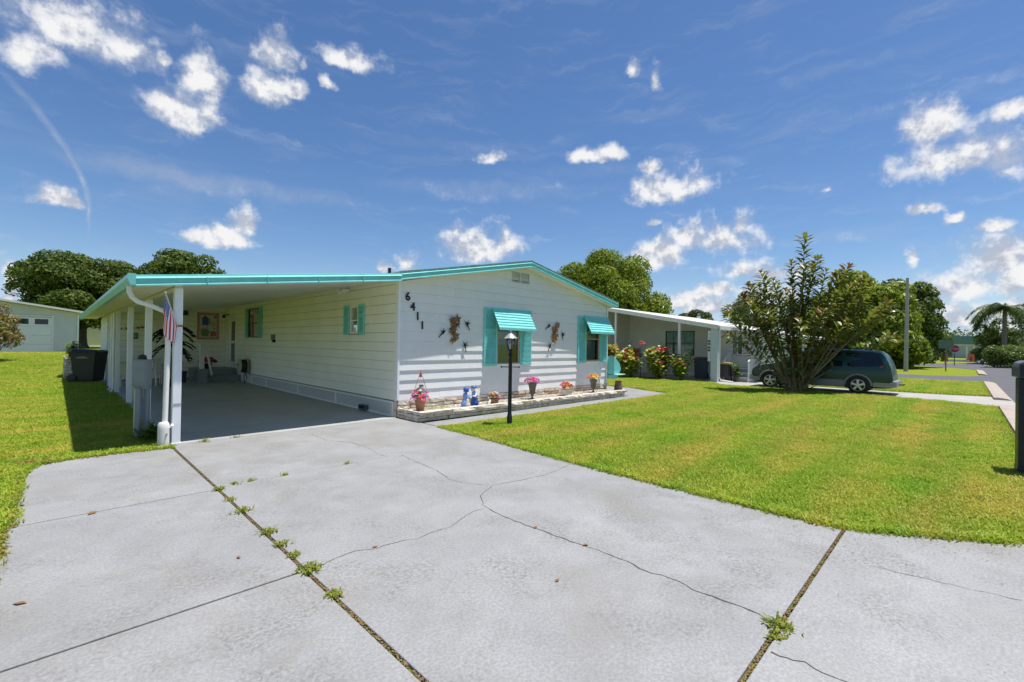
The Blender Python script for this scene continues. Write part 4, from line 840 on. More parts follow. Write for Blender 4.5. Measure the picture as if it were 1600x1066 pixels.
# ------------------------------------------------------------------ wall ornaments
M_BRZ = [mat('bronze_leaf', (.20, .115, .045), .5, .3, 30, metal=.35), mat('copper_leaf', (.32, .15, .06), .5, .3, 30, metal=.35)]
def leaf_cluster(u, v, h, label, seed, m):
    t = thing('leaf_ornament', label, 'wall ornament', (u, -.03, v), 'metal leaf ornaments on the front wall'); r = random.Random(seed)
    MB().tube([(u, -.045, v+h*.45), (u+.03, -.05, v+.1*h), (u-.01, -.05, v-.45*h)], .008, 6).build('twig', m, t)
    n = 11
    for k in range(n):
        cz_ = v+h*(.42-.84*k/(n-1))+r.uniform(-.02, .02); cx_ = u+r.uniform(-.42, .42)*h*.48*(1-.5*k/n); s = h*r.uniform(.13, .19); a0 = r.uniform(0, 6.28); mb = MB(); pts = []
        for j in range(10):
            a = a0+2*PI*j/10; q = s*(1.0 if j % 2 == 0 else .45)*(1.25 if j == 0 else 1); pts.append((cx_+q*math.cos(a), -.052-.018*math.cos(a*2+k)-r.uniform(0, .012), cz_+q*math.sin(a)))
        c = (cx_, -.066-r.uniform(0, .02), cz_); mb.add(pts+[c]+[(p[0], p[1]+.004, p[2]) for p in pts]+[(c[0], c[1]+.004, c[2])], [(j, (j+1) % 10, 10) for j in range(10)] + [(11+(j+1) % 10, 11+j, 21) for j in range(10)] + [(j, 11+j, 11+(j+1) % 10, (j+1) % 10) for j in range(10)]); mb.build('leaf', m, t)
leaf_cluster(1.49, 1.94, .62, 'bronze leaf cluster on the wall near the house number', 1, M_BRZ[0]); leaf_cluster(5.22, 1.94, .62, 'copper leaf cluster on the wall between the two windows', 2, M_BRZ[1])
def hummingbird(u, v, a, label, flip=1):
    c, s = math.cos(a), math.sin(a); P_ = lambda x, z, d=0: (u+flip*(x*c-z*s), -.04-d, v+x*s+z*c); t = tag(MB().tube([P_(-.10, -.02), P_(-.05, -.005, .01), P_(0, .0, .015), P_(.035, .012, .015), P_(.055, .02, .01), P_(.075, .024), P_(.125, .03)], [.006, .018, .025, .016, .018, .006, .002], 8).build('hummingbird', M_BLACK, smooth=True), label, 'wall ornament', 'black hummingbird ornaments on the front wall')
    for (ax, az) in ((-.05, .10), (.045, .11)): MB().add([P_(-.02, .01, .02), P_(.03, .015, .02), P_(ax, az, .045), P_(-.02, .01, .014), P_(.03, .015, .014), P_(ax, az, .040)], [(0,1,2), (5,4,3), (0,3,4,1), (1,4,5,2), (2,5,3,0)]).build('wing', M_BLACK, t)
    MB().add([P_(-.09, -.03, .006), P_(-.09, -.005, .006), P_(-.17, -.055, .006), P_(-.15, -.02, .006)], [(0,1,3,2)]).build('tail', M_BLACK, t)
hummingbird(1.16, 1.84, .5, 'hummingbird ornament left of the bronze leaves'); hummingbird(1.86, 2.06, .7, 'hummingbird ornament upper right of the bronze leaves', -1); hummingbird(1.80, 1.55, 1.0, 'hummingbird ornament below right of the bronze leaves', -1)
hummingbird(4.93, 2.13, .3, 'hummingbird ornament upper left of the copper leaves'); hummingbird(5.56, 1.90, 1.1, 'hummingbird ornament right of the copper leaves', -1); hummingbird(4.99, 1.56, .9, 'hummingbird ornament below left of the copper leaves')

# ------------------------------------------------------------------ lamp post on the lawn
x, y = 1.27, -2.15; lp = thing('lamp_post', 'black lamp post with ladder rest and white-roofed lantern on the lawn', 'lamp post', (x, y, -.02)); lx = x+.012
MB().lathe([(.055, 0), (.055, .16), (.046, .20), (.040, .24), (.036, 1.25), (.044, 1.27), (.040, 1.30), (.030, 1.36)], 16, (x, y, -.02)).build('post', M_BLACK, lp, smooth=True)
MB().tube([(x-.13, y+.12, 1.145), (x+.13, y-.12, 1.145)], .009, 8).build('ladder_rest', M_BLACK, lp)
for s in (-1, 1): MB().ball((x+s*.13, y-s*.12, 1.145), .019, 8, 6).build('finial', M_BLACK, lp, smooth=True)
MB().lathe([(.03, 1.34), (.055, 1.37), (.05, 1.40), (.035, 1.42), (.045, 1.47), (.05, 1.50), (.0, 1.50)], 12, (x, y, 0)).build('collar', M_BLACK, lp, smooth=True)
cg = MB()
for k in range(6):
    a = PI/3*k; cg.tube([(x+.05*math.cos(a), y+.05*math.sin(a), 1.49), (x+.085*math.cos(a), y+.085*math.sin(a), 1.71)], .007, 6)
cg.lathe([(.09, 1.70), (.09, 1.715), (.0, 1.715)], 6, (x, y, 0)); ln = cg.build('lantern_cage', M_BLACK, lp)
MB().lathe([(.045, 1.505), (.078, 1.70)], 6, (x, y, 0)).build('lantern_glass', glass_mat('lamp_glass', (.9, .9, .88)), ln)
MB().lathe([(.02, 1.50), (.03, 1.53), (.032, 1.60), (.0, 1.63)], 10, (x, y, 0)).build('bulb', mat('bulb_white', (.8, .8, .78), .3), ln, smooth=True)
MB().lathe([(.135, 1.712), (.14, 1.722), (.10, 1.755), (.055, 1.80), (.02, 1.82), (.012, 1.85), (.018, 1.865), (.0, 1.875)], 12, (x, y, 0)).build('lantern_roof', mat('lantern_roof', (.42, .43, .44), .35, .3, 14, metal=.3), lp, smooth=True)
# ------------------------------------------------------------------ mailbox by the street
x, y = 3.93, -9.22; mx = thing('mailbox', 'black plastic mailbox pedestal at the right edge of the lawn', 'mailbox', (x, y, -.02)); M_MB = mat('black_plastic', (.014, .015, .026), .38, .15, 30, .1, 120)
Rm = R(0, 0, -1.50); 
def mbx(c, d): return MB().cbox((x+(Rm @ Vector(c)).x, y+(Rm @ Vector(c)).y, c[2]), d, Rm)
mbx((0, 0, .62), (.24, .24, 1.28)).build('pedestal', M_MB, mx, bevel=.02); mbx((0, 0, .05), (.25, .25, .10)).build('base', M_MB, mx, bevel=.015)
bx = [(-.13, 1.26), (.13, 1.26), (.13, 1.40), (.11, 1.455), (.06, 1.485), (-.06, 1.485), (-.11, 1.455), (-.13, 1.40)]
mb = MB(); n = len(bx); vs = []
for dy in (-.14, .34):
    for (u, v) in bx: q = Rm @ Vector((u, dy, 0)); vs.append((x+q.x, y+q.y, v))
mb.add(vs, [tuple(range(n)), tuple(range(2*n-1, n-1, -1))] + [(i, (i+1) % n, n+(i+1) % n, n+i) for i in range(n)]); mb.build('box', mat('mailbox_grey', (.10, .10, .11), .35, .15, 20), mx, bevel=.012)
mbx((0, -.146, 1.36), (.22, .012, .17)).build('door', M_MB, mx, bevel=.006); mbx((0, -.16, 1.43), (.06, .02, .02)).build('handle', M_MB, mx); mbx((.138, .1, 1.38), (.008, .14, .05)).build('flag', mat('mail_flag', (.5, .03, .03), .4), mx)
# ------------------------------------------------------------------ things in and around the carport
M_GREYP = mat('grey_floor_paint', (.22, .25, .25), .5, .08, 4)
M_PLAS = mat('white_resin', (.74, .73, .68), .35, .05, 6)
# entrance steps
st = thing('entrance_steps', 'grey painted steps with white newel and rail at the side door', 'steps', (-.75, 12.4, 0))
MB().box(-1.40, -.03, 11.45, 11.95, .005, .24).build('step', M_GREYP, st, bevel=.01); MB().box(-1.40, -.03, 11.95, 13.3, .005, .47).build('landing', M_GREYP, st, bevel=.01)
MB().box(-1.44, -1.20, 11.02, 11.44, .005, .52).build('pedestal', M_GREYP, st, bevel=.008); nw = MB().box(-1.41, -1.27, 11.22, 11.37, .52, 1.38).build('newel', M_PLAS, st, bevel=.008)
MB().prism([(-1.28, 1.38), (-1.22, 1.38), (-1.02, .28), (-1.08, .28)], 'y', 11.12, 11.20).build('stair_rail', M_PLAS, st); MB().box(-1.43, -1.25, 11.20, 11.39, 1.38, 1.42).build('newel_cap', M_PLAS, st, bevel=.005)
t = thing('flower_tub', 'dark tub of red flowers on the landing by the side door', 'flower pot', (-.95, 12.3, .47))
MB().lathe([(.11, 0), (.15, .20), (.16, .20), (.13, .20), (.12, .14)], 14, (-.95, 12.3, .47)).build('tub', M_BLACK, t, smooth=True); bouquet(t, (-.95, 12.3, .70), .30, .22, [(.45, .03, .05), (.36, .02, .06)], 60, .065, 31, 90)
# hanging banner with garden motif
t = thing('garden_banner', 'pink bordered cloth banner of birdhouse and butterfly on the carport back wall', 'banner', (-.65, 13.77, 2.16)); yb = 13.772
MB().box(-1.05, -.27, yb, yb+.012, 1.60, 2.72).build('border', mat('banner_pink', (.60, .26, .22), .9, .12, 12, .3, 60), t)
MB().box(-.96, -.36, yb-.004, yb-.001, 1.70, 2.62).build('picture', mat('banner_blue', (.50, .58, .60), .9, .12, 5), t)
def flat(name, pts, col, d, parent=t): return MB().prism([(u, v) for u, v in pts], 'y', yb-d-.003, yb-d).build(name, mat('cloth_%02d%02d%02d' % tuple(int(c*99) for c in col), col, .9, .1, 20), parent)
flat('birdhouse', [(-.88, 2.20), (-.66, 2.20), (-.66, 2.45), (-.88, 2.45)], (.10, .10, .34), .006); flat('birdhouse_roof', [(-.92, 2.45), (-.62, 2.45), (-.77, 2.60)], (.16, .09, .22), .006); flat('birdhouse_side', [(-.66, 2.20), (-.58, 2.26), (-.58, 2.48), (-.66, 2.45)], (.30, .30, .52), .006)
flat('butterfly', [(-.55, 2.16), (-.44, 2.10), (-.40, 2.28), (-.46, 2.34), (-.53, 2.33), (-.57, 2.26)], (.62, .42, .10), .006); flat('corner_bloom', [(-.46, 2.50), (-.37, 2.47), (-.365, 2.61), (-.48, 2.61)], (.28, .22, .45), .006)
flat('leaf_clump', [(-.90, 1.75), (-.66, 1.73), (-.62, 1.95), (-.75, 2.05), (-.93, 1.98)], (.14, .25, .12), .006); flat('red_blooms', [(-.60, 1.74), (-.38, 1.74), (-.37, 1.90), (-.48, 1.98), (-.58, 1.92)], (.50, .14, .10), .006); flat('stem', [(-.71, 1.98), (-.69, 1.98), (-.70, 2.20), (-.72, 2.20)], (.45, .30, .20), .006); flat('hummingbird', [(-.48, 2.03), (-.38, 2.07), (-.40, 2.10), (-.48, 2.08)], (.16, .30, .26), .006)
for k, (u, c) in enumerate(((-.92, (.66, .34, .25)), (-.84, (.62, .22, .22)), (-.70, (.66, .36, .30)))): flat('bloom', [(u+.05*math.cos(a*1.05), 2.02+.08*k*.3+.05*math.sin(a*1.05)) for a in range(6)], c, .010)
# little butterflies in a row, a framed tile, a speaker, a wall lamp
for k, (u, v, col) in enumerate(((-3.45, 1.95, (.10, .16, .14)), (-3.27, 1.97, (.40, .36, .30)), (-3.10, 1.99, (.55, .30, .12)), (-2.93, 2.01, (.42, .15, .10)), (-2.80, 2.03, (.40, .12, .10)))):
    m = mat('wing_%d' % k, col, .6, .15, 30); b = tag(MB().tube([(u, 13.76, v-.04), (u, 13.76, v+.04)], .007, 6).build('butterfly_ornament', M_BLACK), 'butterfly ornament on the carport back wall, %s from the left' % ('first', 'second', 'third', 'fourth', 'fifth')[k], 'wall ornament', 'row of butterfly ornaments')
    for s in (-1, 1): MB().add([(u, 13.76, v-.03), (u, 13.76, v+.03), (u+s*.06, 13.735, v+.055), (u+s*.045, 13.74, v-.045)], [(0,1,2,3)]).build('wing', m, b)
t = thing('framed_tile', 'small dark blue framed picture below the butterflies', 'picture', (-3.03, 13.77, 1.70)); MB().box(-3.13, -2.93, 13.755, 13.775, 1.58, 1.82).build('frame', mat('frame_teal', (.10, .16, .18), .5), t, bevel=.005); MB().box(-3.09, -2.97, 13.748, 13.754, 1.63, 1.77).build('picture', mat('tile_blue', (.22, .33, .36), .4, .4, 30), t)
t = thing('wall_speaker', 'small dark speaker high on the carport back wall', 'speaker', (-1.47, 13.74, 2.66)); MB().box(-1.57, -1.38, 13.66, 13.775, 2.57, 2.74).build('cabinet', M_BLACK, t, bevel=.01); MB().lathe([(.07, 0), (.07, .01), (.0, .012)], 14, (0, 0, 0)).build('grille', mat('grille', (.05, .05, .045), .8), t).matrix_parent_inverse = parent_world(t).inverted() @ Matrix.Translation((-1.475, 13.655, 2.655)) @ Matrix.Rotation(PI/2, 4, 'X')
t = thing('wall_lamp', 'small dark wall lamp beside the side door', 'lamp', (-.1, 13.4, 2.6)); MB(TS).lathe([(.05, 0), (.05, .02), (.0, .025)], 12, (13.42, 2.66, .02)).build('plate', M_BLACK, t); MB().tube([(-.04, 13.42, 2.66), (-.16, 13.42, 2.68), (-.18, 13.42, 2.62)], .015, 8).build('arm', M_BLACK, t); MB().lathe([(.05, 0), (.07, -.10), (.06, -.12), (.0, -.12)], 12, (-.18, 13.42, 2.64)).build('shade', M_BLACK, t, smooth=True)
# hose reel and service box on the side wall
t = thing('hose_reel', 'cream hose reel with coiled black hose on the carport wall', 'hose reel', (-.2, 10.45, .62)); yc, zc = 10.45, .64
MB(lambda a, b, c: (-.05-c, yc+a, zc+b)).lathe([(.30, .04), (.30, .06), (.06, .065), (.06, .26), (.27, .265), (.27, .285), (.0, .29)], 22).build('drum', mat('reel_cream', (.52, .48, .34), .5, .1, 9), t, smooth=True)
mb = MB()
for k in range(5):
    for rr in (.15, .19, .23): mb.tube([(-.05-.09-k*.036, yc+(rr)*math.cos(a*.35), zc+rr*math.sin(a*.35)) for a in range(19)], .018, 6)
M_HOSE = mat('hose_black', (.020, .022, .024), .4, .15, 20); mb.build('hose_coil', M_HOSE, t, smooth=True)
MB().tube([(-.22, yc-.2, zc-.10), (-.24, yc-.27, zc-.34), (-.22, yc-.20, zc-.52), (-.24, yc-.35, zc-.60), (-.25, yc-.58, zc-.52), (-.22, yc-.55, zc-.40), (-.2, yc-.30, zc-.26), (-.12, yc-.18, zc-.20)], .016, 8).build('hose_end', M_HOSE, t, smooth=True)
MB().box(-.10, -.02, yc-.05, yc+.05, zc-.3, zc+.2).build('bracket', mat('reel_cream', (.5, .5, .4)), t); MB().tube([(-.34, yc, zc), (-.36, yc+.12, zc+.06), (-.42, yc+.12, zc+.06)], .012, 6).build('crank', M_BLACK, t)
t = thing('service_box', 'small dark service box on the side wall near the middle', 'box', (-.05, 7.67, 1.7)); MB().box(-.10, -.016, 7.62, 7.80, 1.62, 1.80).build('box', mat('box_grey', (.17, .19, .18), .5), t, bevel=.006); MB().box(-.09, -.016, 7.58, 7.70, 1.54, 1.63).build('outlet', M_BLACK, t)
# dark artificial palm
t = thing('dark_palm', 'black artificial palm with drooping fronds behind the front post', 'plant', (-2.38, 10.15, 0)); M_DKP = leaf_mat('dark_palm_leaf', [(.008, .010, .007), (.014, .018, .011), (.022, .028, .016)], .05, .5); r_ = random.Random(14)
MB().lathe([(.13, 0), (.17, .24), (.18, .26), (.15, .26)], 14, (-2.38, 10.15, .005)).build('pot', mat('dark_basket', (.05, .04, .03), .8), t, smooth=True); MB().tube([(-2.38, 10.15, .2), (-2.41, 10.15, .8), (-2.36, 10.13, 1.4), (-2.43, 10.15, 2.0)], [.05, .035, .04, .03], 8).build('trunk', M_BLACK, t, smooth=True)
mb = MB()
for k in range(30):
    a = r_.uniform(0, 6.28); z0 = r_.choice((2.0, 1.95, 1.85, 1.45, 1.40)); l = r_.uniform(.45, .75); up = r_.uniform(-.1, .5); d = Vector((math.cos(a), math.sin(a), 0)); s = Vector((-d.y, d.x, 0)); p = [Vector((-2.39, 10.15, z0)) + d*l*q + Vector((0, 0, up*q*l*1.6-q*q*l*1.0)) for q in (0, .25, .5, .75, 1)]
    for i in range(1, 5):
        for sg in (-1, 1):
            for j in range(2): b0 = p[i-1].lerp(p[i], j*.5); tip = b0+s*sg*.22*(1.1-i*.16)+d*.13+Vector((0, 0, -.10)); w = d*.050; mb.add([tuple(b0-w), tuple(b0+w), tuple(tip)], [(0,1,2)])
    mb.tube(p, .008, 4)
mb.build('fronds', M_DKP, t, recalc=False)
# garden furniture
def resin_chair(x, y, rz, label):
    t = thing('garden_chair', label, 'chair', (x, y, .005), 'white resin chairs in the carport'); Rz = Matrix.Translation((x, y, .005)) @ Matrix.Rotation(rz, 4, 'Z'); T_ = lambda a, b, c: tuple(Rz @ Vector((a, b, c)))
    mb = MB(T_); mb.hexa([(-.22,-.22,.41), (.22,-.22,.41), (.22,.22,.39), (-.22,.22,.39), (-.22,-.22,.44), (.22,-.22,.44), (.22,.22,.42), (-.22,.22,.42)]); mb.build('seat', M_PLAS, t, bevel=.01)
    for s in (-1, 1):
        for e in (-1, 1): MB(T_).tube([(s*.21, e*.20, .41), (s*.25, e*.26, .0)], [.03, .022], 6).build('leg', M_PLAS, t)
        MB(T_).tube([(s*.25, -.24, .42), (s*.27, -.22, .63), (s*.27, .0, .65), (s*.25, .24, .62)], .022, 6).build('armrest', M_PLAS, t)
    mb = MB(T_)
    for k in range(5): u = -.18+.09*k; mb.hexa([(u-.03,.20,.44), (u+.03,.20,.44), (u+.03,.215,.44), (u-.03,.215,.44), (u-.03,.30,.83), (u+.03,.30,.83), (u+.03,.315,.83), (u-.03,.315,.83)])
    mb.hexa([(-.24,.295,.82), (.24,.295,.82), (.24,.32,.82), (-.24,.32,.82), (-.21,.31,.90), (.21,.31,.90), (.21,.335,.90), (-.21,.335,.90)]); mb.build('backrest', M_PLAS, t)
resin_chair(-2.62, 11.0, .4, 'white resin garden chair nearer the table end, left of the dark palm'); resin_chair(-3.0, 12.5, -.9, 'white resin garden chair against the carport back wall')
t = thing('garden_table', 'round white resin table beside the dark palm', 'table', (-2.25, 11.75, .005)); MB().lathe([(.0, .70), (.44, .70), (.46, .715), (.46, .735), (.0, .74)], 24, (-2.25, 11.75, 0)).build('top', M_PLAS, t, smooth=True)
for k in range(4): a = PI/4+PI/2*k; MB().tube([(-2.25+.25*math.cos(a), 11.75+.25*math.sin(a), .70), (-2.25+.32*math.cos(a), 11.75+.32*math.sin(a), .005)], .025, 6).build('leg', M_PLAS, t)
M_YEL = mat('pale_yellow_bench', (.62, .58, .40), .5, .08, 8)
t = thing('storage_bench', 'pale yellow cupboard bench behind the middle posts', 'bench', (-3.40, 11.3, .005)); MB().box(-3.70, -3.12, 10.9, 11.5, .36, .78).build('cupboard', M_YEL, t, bevel=.01); MB().box(-3.73, -3.09, 10.87, 11.53, .78, .81).build('top', M_YEL, t, bevel=.006)
for x in (-3.66, -3.20):
    for y in (10.94, 11.42): MB().box(x, x+.05, y, y+.05, .005, .36).build('leg', M_YEL, t)
t = thing('white_bin', 'white plastic tub with lid between the posts', 'tub', (-3.70, 6.9, .005)); MB().box(-3.74, -3.46, 6.55, 6.95, .66, .95).build('tub', mat('tub_bluewhite', (.62, .68, .72), .4), t, bevel=.03); MB().box(-3.77, -3.43, 6.52, 6.98, .62, .67).build('shelf', M_YEL, t, bevel=.006)
for x in (-3.74, -3.50):
    for y in (6.56, 6.90): MB().box(x, x+.04, y, y+.04, .005, .62).build('leg', M_YEL, t)
# blue-grey can by the steps
t = thing('blue_bin', 'dark blue bin beside the entrance steps', 'bin', (-1.85, 11.9, .005)); MB().lathe([(.13, 0), (.16, .36), (.17, .38), (.15, .38)], 14, (-1.82, 12.0, .005)).build('bucket', mat('bin_blue', (.05, .07, .12), .4), t, smooth=True); MB().lathe([(.172, .38), (.175, .40), (.0, .43)], 14, (-1.82, 12.0, .005)).build('lid', mat('bin_blue', (.05, .07, .12)), t, smooth=True)
# electric meter pedestal
M_MET = mat('meter_grey', (.24, .27, .31), .42, .06, 7, metal=.15)
t = thing('meter_pedestal', 'grey electric meter pedestal in the grass by the carport posts', 'meter box', (-4.16, .92, -.02)); Rz = R(0, 0, -.75); cc = Vector((-4.16, .93, 0))
def mp(c, d, name, m, par=t, bv=.006): q = Rz @ Vector((c[0], c[1], 0)); return MB().cbox((cc.x+q.x, cc.y+q.y, c[2]), d, Rz).build(name, m, par, bevel=bv)
mp((.0, .0, 1.045), (.225, .13, .43), 'meter_box', M_MET); mp((.0, -.068, 1.05), (.19, .008, .38), 'box_door', M_MET); mp((0, .02, .80), (.20, .10, .055), 'conduit_saddle', M_MET); mp((-.02, -.03, .39), (.075, .075, .81), 'conduit_post', M_MET, bv=.012); mp((.055, .04, .40), (.075, .06, .80), 'rear_post', M_MET, bv=.012); mp((-.105, .03, .42), (.05, .05, .70), 'side_post', mat('post_cream', (.58, .57, .42), .5, .06, 6)); mp((.0, .0, 1.268), (.10, .09, .02), 'top_hub', M_BLACK)
MB().lathe([(.055, 0), (.06, .02), (.055, .05), (.02, .07), (.0, .072)], 12, (cc.x, cc.y, 1.27)).build('meter_dome', M_BLACK, t, smooth=True)
t = tag(MB().tube([(-3.98, .35, -.02), (-3.98, .35, .27)], .032, 10).build('cleanout_pipe', MATS['pvc_white'], smooth=True), 'short white cleanout pipe in the grass by the drain', 'pipe'); MB().lathe([(.038, .25), (.038, .285), (.0, .29)], 10, (-3.98, .35, 0)).build('cap', M_TRIM, t)
t = thing('clump_weed', 'leafy weed clump between the meter pedestal and the drain', 'plant', (-4.02, .55, -.02)); r_ = random.Random(77); mb = MB()
for k in range(240):
    a = r_.uniform(0, 6.28); l = r_.uniform(.06, .22); x, y = -4.02+r_.gauss(0, .10), .58+r_.gauss(0, .16); z = r_.uniform(0, .16); d = Vector((math.cos(a), math.sin(a), r_.uniform(.1, 1.0))).normalized(); s = Vector((-d.y, d.x, 0))*l*.2; p = Vector((x, y, z)); mb.add([tuple(p), tuple(p+d*l*.5+s), tuple(p+d*l), tuple(p+d*l*.5-s)], [(0,1,2,3)])
mb.build('leaves', leaf_mat('weed_dark', [(.05, .10, .015), (.10, .17, .02), (.16, .22, .04)], .3), t, recalc=False)
# flag on the front post ------------------------------------------------------
M_RED = mat('flag_red', (.55, .04, .07), .8, .08, 20); M_FWH = mat('flag_white', (.80, .78, .78), .8, .04, 20); M_BLU = mat('flag_blue', (.05, .10, .38), .8, .1, 20)
t = thing('flag', 'small limp stars and stripes flag on a slanted pole at the front post', 'flag', (-3.88, -.13, 1.78)); p0 = Vector((-3.87, -.145, 1.80)); p1 = Vector((-4.03, -.20, 2.28)); d = (p1-p0).normalized()
MB().tube([tuple(p0), tuple(p1)], .008, 8).build('pole', mat('flag_pole', (.72, .68, .60), .4), t); MB().ball(tuple(p1+Vector((0, 0, .015))), .018, 8, 6).build('finial', M_TRIM, t, smooth=True); MB().tube([(-3.80, -.108, 1.80), (-3.90, -.125, 1.80), tuple(p0+d*.03)], .014, 8).build('bracket', MATS['rust'], t)
# cloth: hoist along the pole, fly hanging straight down and gathered into folds
NU, NV = 26, 24; hoist, fly = .34, .50; VV = []
for i in range(NU+1):
    for j in range(NV+1):
        u, v = i/NU, j/NV; a = p1 - d*(.02+u*hoist); fold = math.sin(u*7.5+.6+v)*.035*min(1, v*2.2)
        side = Vector((.707, -.707, 0)); back = Vector((.707, .707, 0))
        q = a*(1-v*.0) + Vector((0, 0, -1))*v*fly*(1-.10*u) + side*((u-.45)*.07*min(1, v*3)-.02*v) + back*(fold-.02*v); VV.append(tuple(q))
mb = MB(); mb.v = VV
for i in range(NU):
    for j in range(NV):
        mb.f.append((i*(NV+1)+j, (i+1)*(NV+1)+j, (i+1)*(NV+1)+j+1, i*(NV+1)+j+1)); mb.mi.append(2 if (i < 14 and j < 10) else (i//2) % 2)
cl = mb.build('cloth', [M_RED, M_FWH, M_BLU], t, smooth=True, sharp=180)
mb = MB()
for i in range(1, 14, 2):
    for j in range(1, 10, 2):
        q = Vector(VV[i*(NV+1)+j+(i//2) % 2*0]); nrm = Vector((-.707, -.707, 0)); e1, e2 = Vector((.707, -.707, 0)), Vector((0, 0, 1)); pts = [tuple(q+nrm*.006+(e1*math.cos(k*PI/5)+e2*math.sin(k*PI/5))*(.0085 if k % 2 == 0 else .004)) for k in range(10)]; mb.add(pts, [tuple(range(10))])
mb.build('stars', M_FWH, cl, recalc=False)
# wheeled bin on its pad, left of the carport -------------------------------
def wheelie_bin(x, y, rz, h, m, lidm, name, label, group='wheeled rubbish bins', mark=None):
    t = thing(name, label, 'rubbish bin', (x, y, ground_z(x, y)+.02), group); Mx = Matrix.Translation((x, y, ground_z(x, y)+.02)) @ Matrix.Rotation(rz, 4, 'Z'); k = h/1.12; T_ = lambda a, b, c: tuple(Mx @ Vector((a*k, b*k, c*k)))
    MB(T_).hexa([(-.28,-.31,.03), (.28,-.31,.03), (.28,.27,.06), (-.28,.27,.06), (-.33,-.40,1.0), (.33,-.40,1.0), (.33,.36,1.0), (-.33,.36,1.0)]).build('body', m, t, bevel=.03)
    MB(T_).hexa([(-.35,-.42,.97), (.35,-.42,.97), (.35,.38,.97), (-.35,.38,.97), (-.35,-.42,1.02), (.35,-.42,1.02), (.35,.38,1.02), (-.35,.38,1.02)]).build('rim', m, t, bevel=.012)
    MB(T_).hexa([(-.36,-.46,1.02), (.36,-.46,1.02), (.36,.40,1.03), (-.36,.40,1.03), (-.30,-.36,1.09), (.30,-.36,1.09), (.30,.36,1.13), (-.30,.36,1.13)]).build('lid', lidm, t, bevel=.02)
    MB(T_).tube([(-.26, .42, 1.0), (-.26, .50, .98), (.26, .50, .98), (.26, .42, 1.0)], .018, 8).build('handle', m, t, smooth=True)
    for s in (-1, 1): MB(lambda a, b, c: T_(s*.28+c*s, .30+a, .14+b)).lathe([(.14, -.03), (.14, .04), (.06, .05), (.0, .05)], 16).build('wheel', M_BLACK, t, smooth=True)
    if mark: 
        for q0, q1, z0, z1 in mark: MB(T_).hexa([(-.3290,q0,z0), (-.3290,q1,z0), (-.3150,q1,z0), (-.3150,q0,z0), (-.3300,q0,z1), (-.3300,q1,z1), (-.3150,q1,z1), (-.3150,q0,z1)]).build('lettering', mat('bin_print', (.33, .34, .34), .6), t)
    return t
M_BIN = mat('bin_black', (.018, .021, .024), .45, .15, 12, .05, 60)
wheelie_bin(-4.30, 13.75, 1.0, 1.17, M_BIN, M_BIN, 'wheeled_bin', 'black wheeled rubbish bin on a small pad beside the carport', mark=[(-.17, .17, .815, .835), (-.10, .10, .855, .87)])
structure(MB().box(-4.95, -3.92, 13.2, 14.5, -.05, .02).build('bin_pad', M_CONC2, bevel=.01))
# stone pillar planter at the back corner
t = thing('stone_pillar', 'narrow stacked-stone planter behind the black bin', 'planter', (-4.74, 16.0, 0)); gz0 = ground_z(-4.7, 16)
MB().box(-4.87, -4.62, 15.75, 16.9, gz0-.05, gz0+.80).build('core', M_MORT, t)
for k in range(8): course(t, 'x', -4.90, -4.58, 15.74, gz0+.105*k, gz0+.105*(k+1), .08, .14, .30); course(t, 'y', 15.72, 16.9, -4.87, gz0+.105*k, gz0+.105*(k+1), .06, .25, .45)
def leafy(name, label, cat, base, rad, h, n, ls, m, seed, group=None, stems=9, flowers=None, wid=.42):
    """shrub: stems from the base, leaves spread through the crown"""
    r = random.Random(seed); t = thing(name, label, cat, base, group); b = Vector(base); mb = MB(); tips = []
    for k in range(stems):
        a = r.uniform(0, 6.28); q = rad*r.uniform(.25, .95); z = h*r.uniform(.55, 1.0); e = b+Vector((q*math.cos(a), q*math.sin(a), z)); mb.tube([tuple(b+Vector((r.gauss(0, .04), r.gauss(0, .04), -.05))), tuple(b.lerp(e, .5)+Vector((0, 0, h*.08))), tuple(e)], [.018, .012, .005], 5); tips.append(e)
    mb.build('stems', mat('twig_brown', (.16, .11, .07), .8, .2, 20), t); mb = MB()
    for k in range(n):
        e = r.choice(tips); p = b.lerp(e, r.uniform(.35, 1.05)) + Vector((r.gauss(0, rad*.17), r.gauss(0, rad*.17), r.gauss(0, h*.08))); a = r.uniform(0, 6.28); d = Vector((math.cos(a), math.sin(a), r.uniform(-.5, .8))).normalized(); s = d.cross(Vector((r.uniform(-.4, .4), r.uniform(-.4, .4), 1))).normalized()*ls*wid; l = ls*r.uniform(.7, 1.3)
        mb.add([tuple(p), tuple(p+d*l*.5+s), tuple(p+d*l), tuple(p+d*l*.5-s)], [(0,1,2,3)])
    mb.build('foliage', m, t, recalc=False)
    if flowers:
        col, nf, fs = flowers; per = {}
        for k in range(nf):
            e = r.choice(tips); p = e+Vector((r.gauss(0, rad*.14), r.gauss(0, rad*.14), r.uniform(-.12, .08)*h)); mbb = per.setdefault(k % len(col), MB())
            for j in range(9): a = r.uniform(0, 6.28); d = Vector((math.cos(a), math.sin(a), r.uniform(0, .9))).normalized(); s = d.cross(Vector((0, 0, 1))).normalized()*fs*.35; mbb.add([tuple(p), tuple(p+d*fs*.6+s), tuple(p+d*fs), tuple(p+d*fs*.6-s)], [(0,1,2,3)])
        for j, mbb in per.items(): mbb.build('blossom', petal_mat(col[j]), t, recalc=False)
    return t
M_LF1 = leaf_mat('shrub_leaf', [(.06, .12, .015), (.14, .22, .03), (.24, .30, .06)], .35)
leafy('potted_shrub', 'loose green shrub growing from the stone pillar planter', 'shrub', (-4.74, 16.1, gz0+.78), .34, .62, 420, .09, M_LF1, 3)
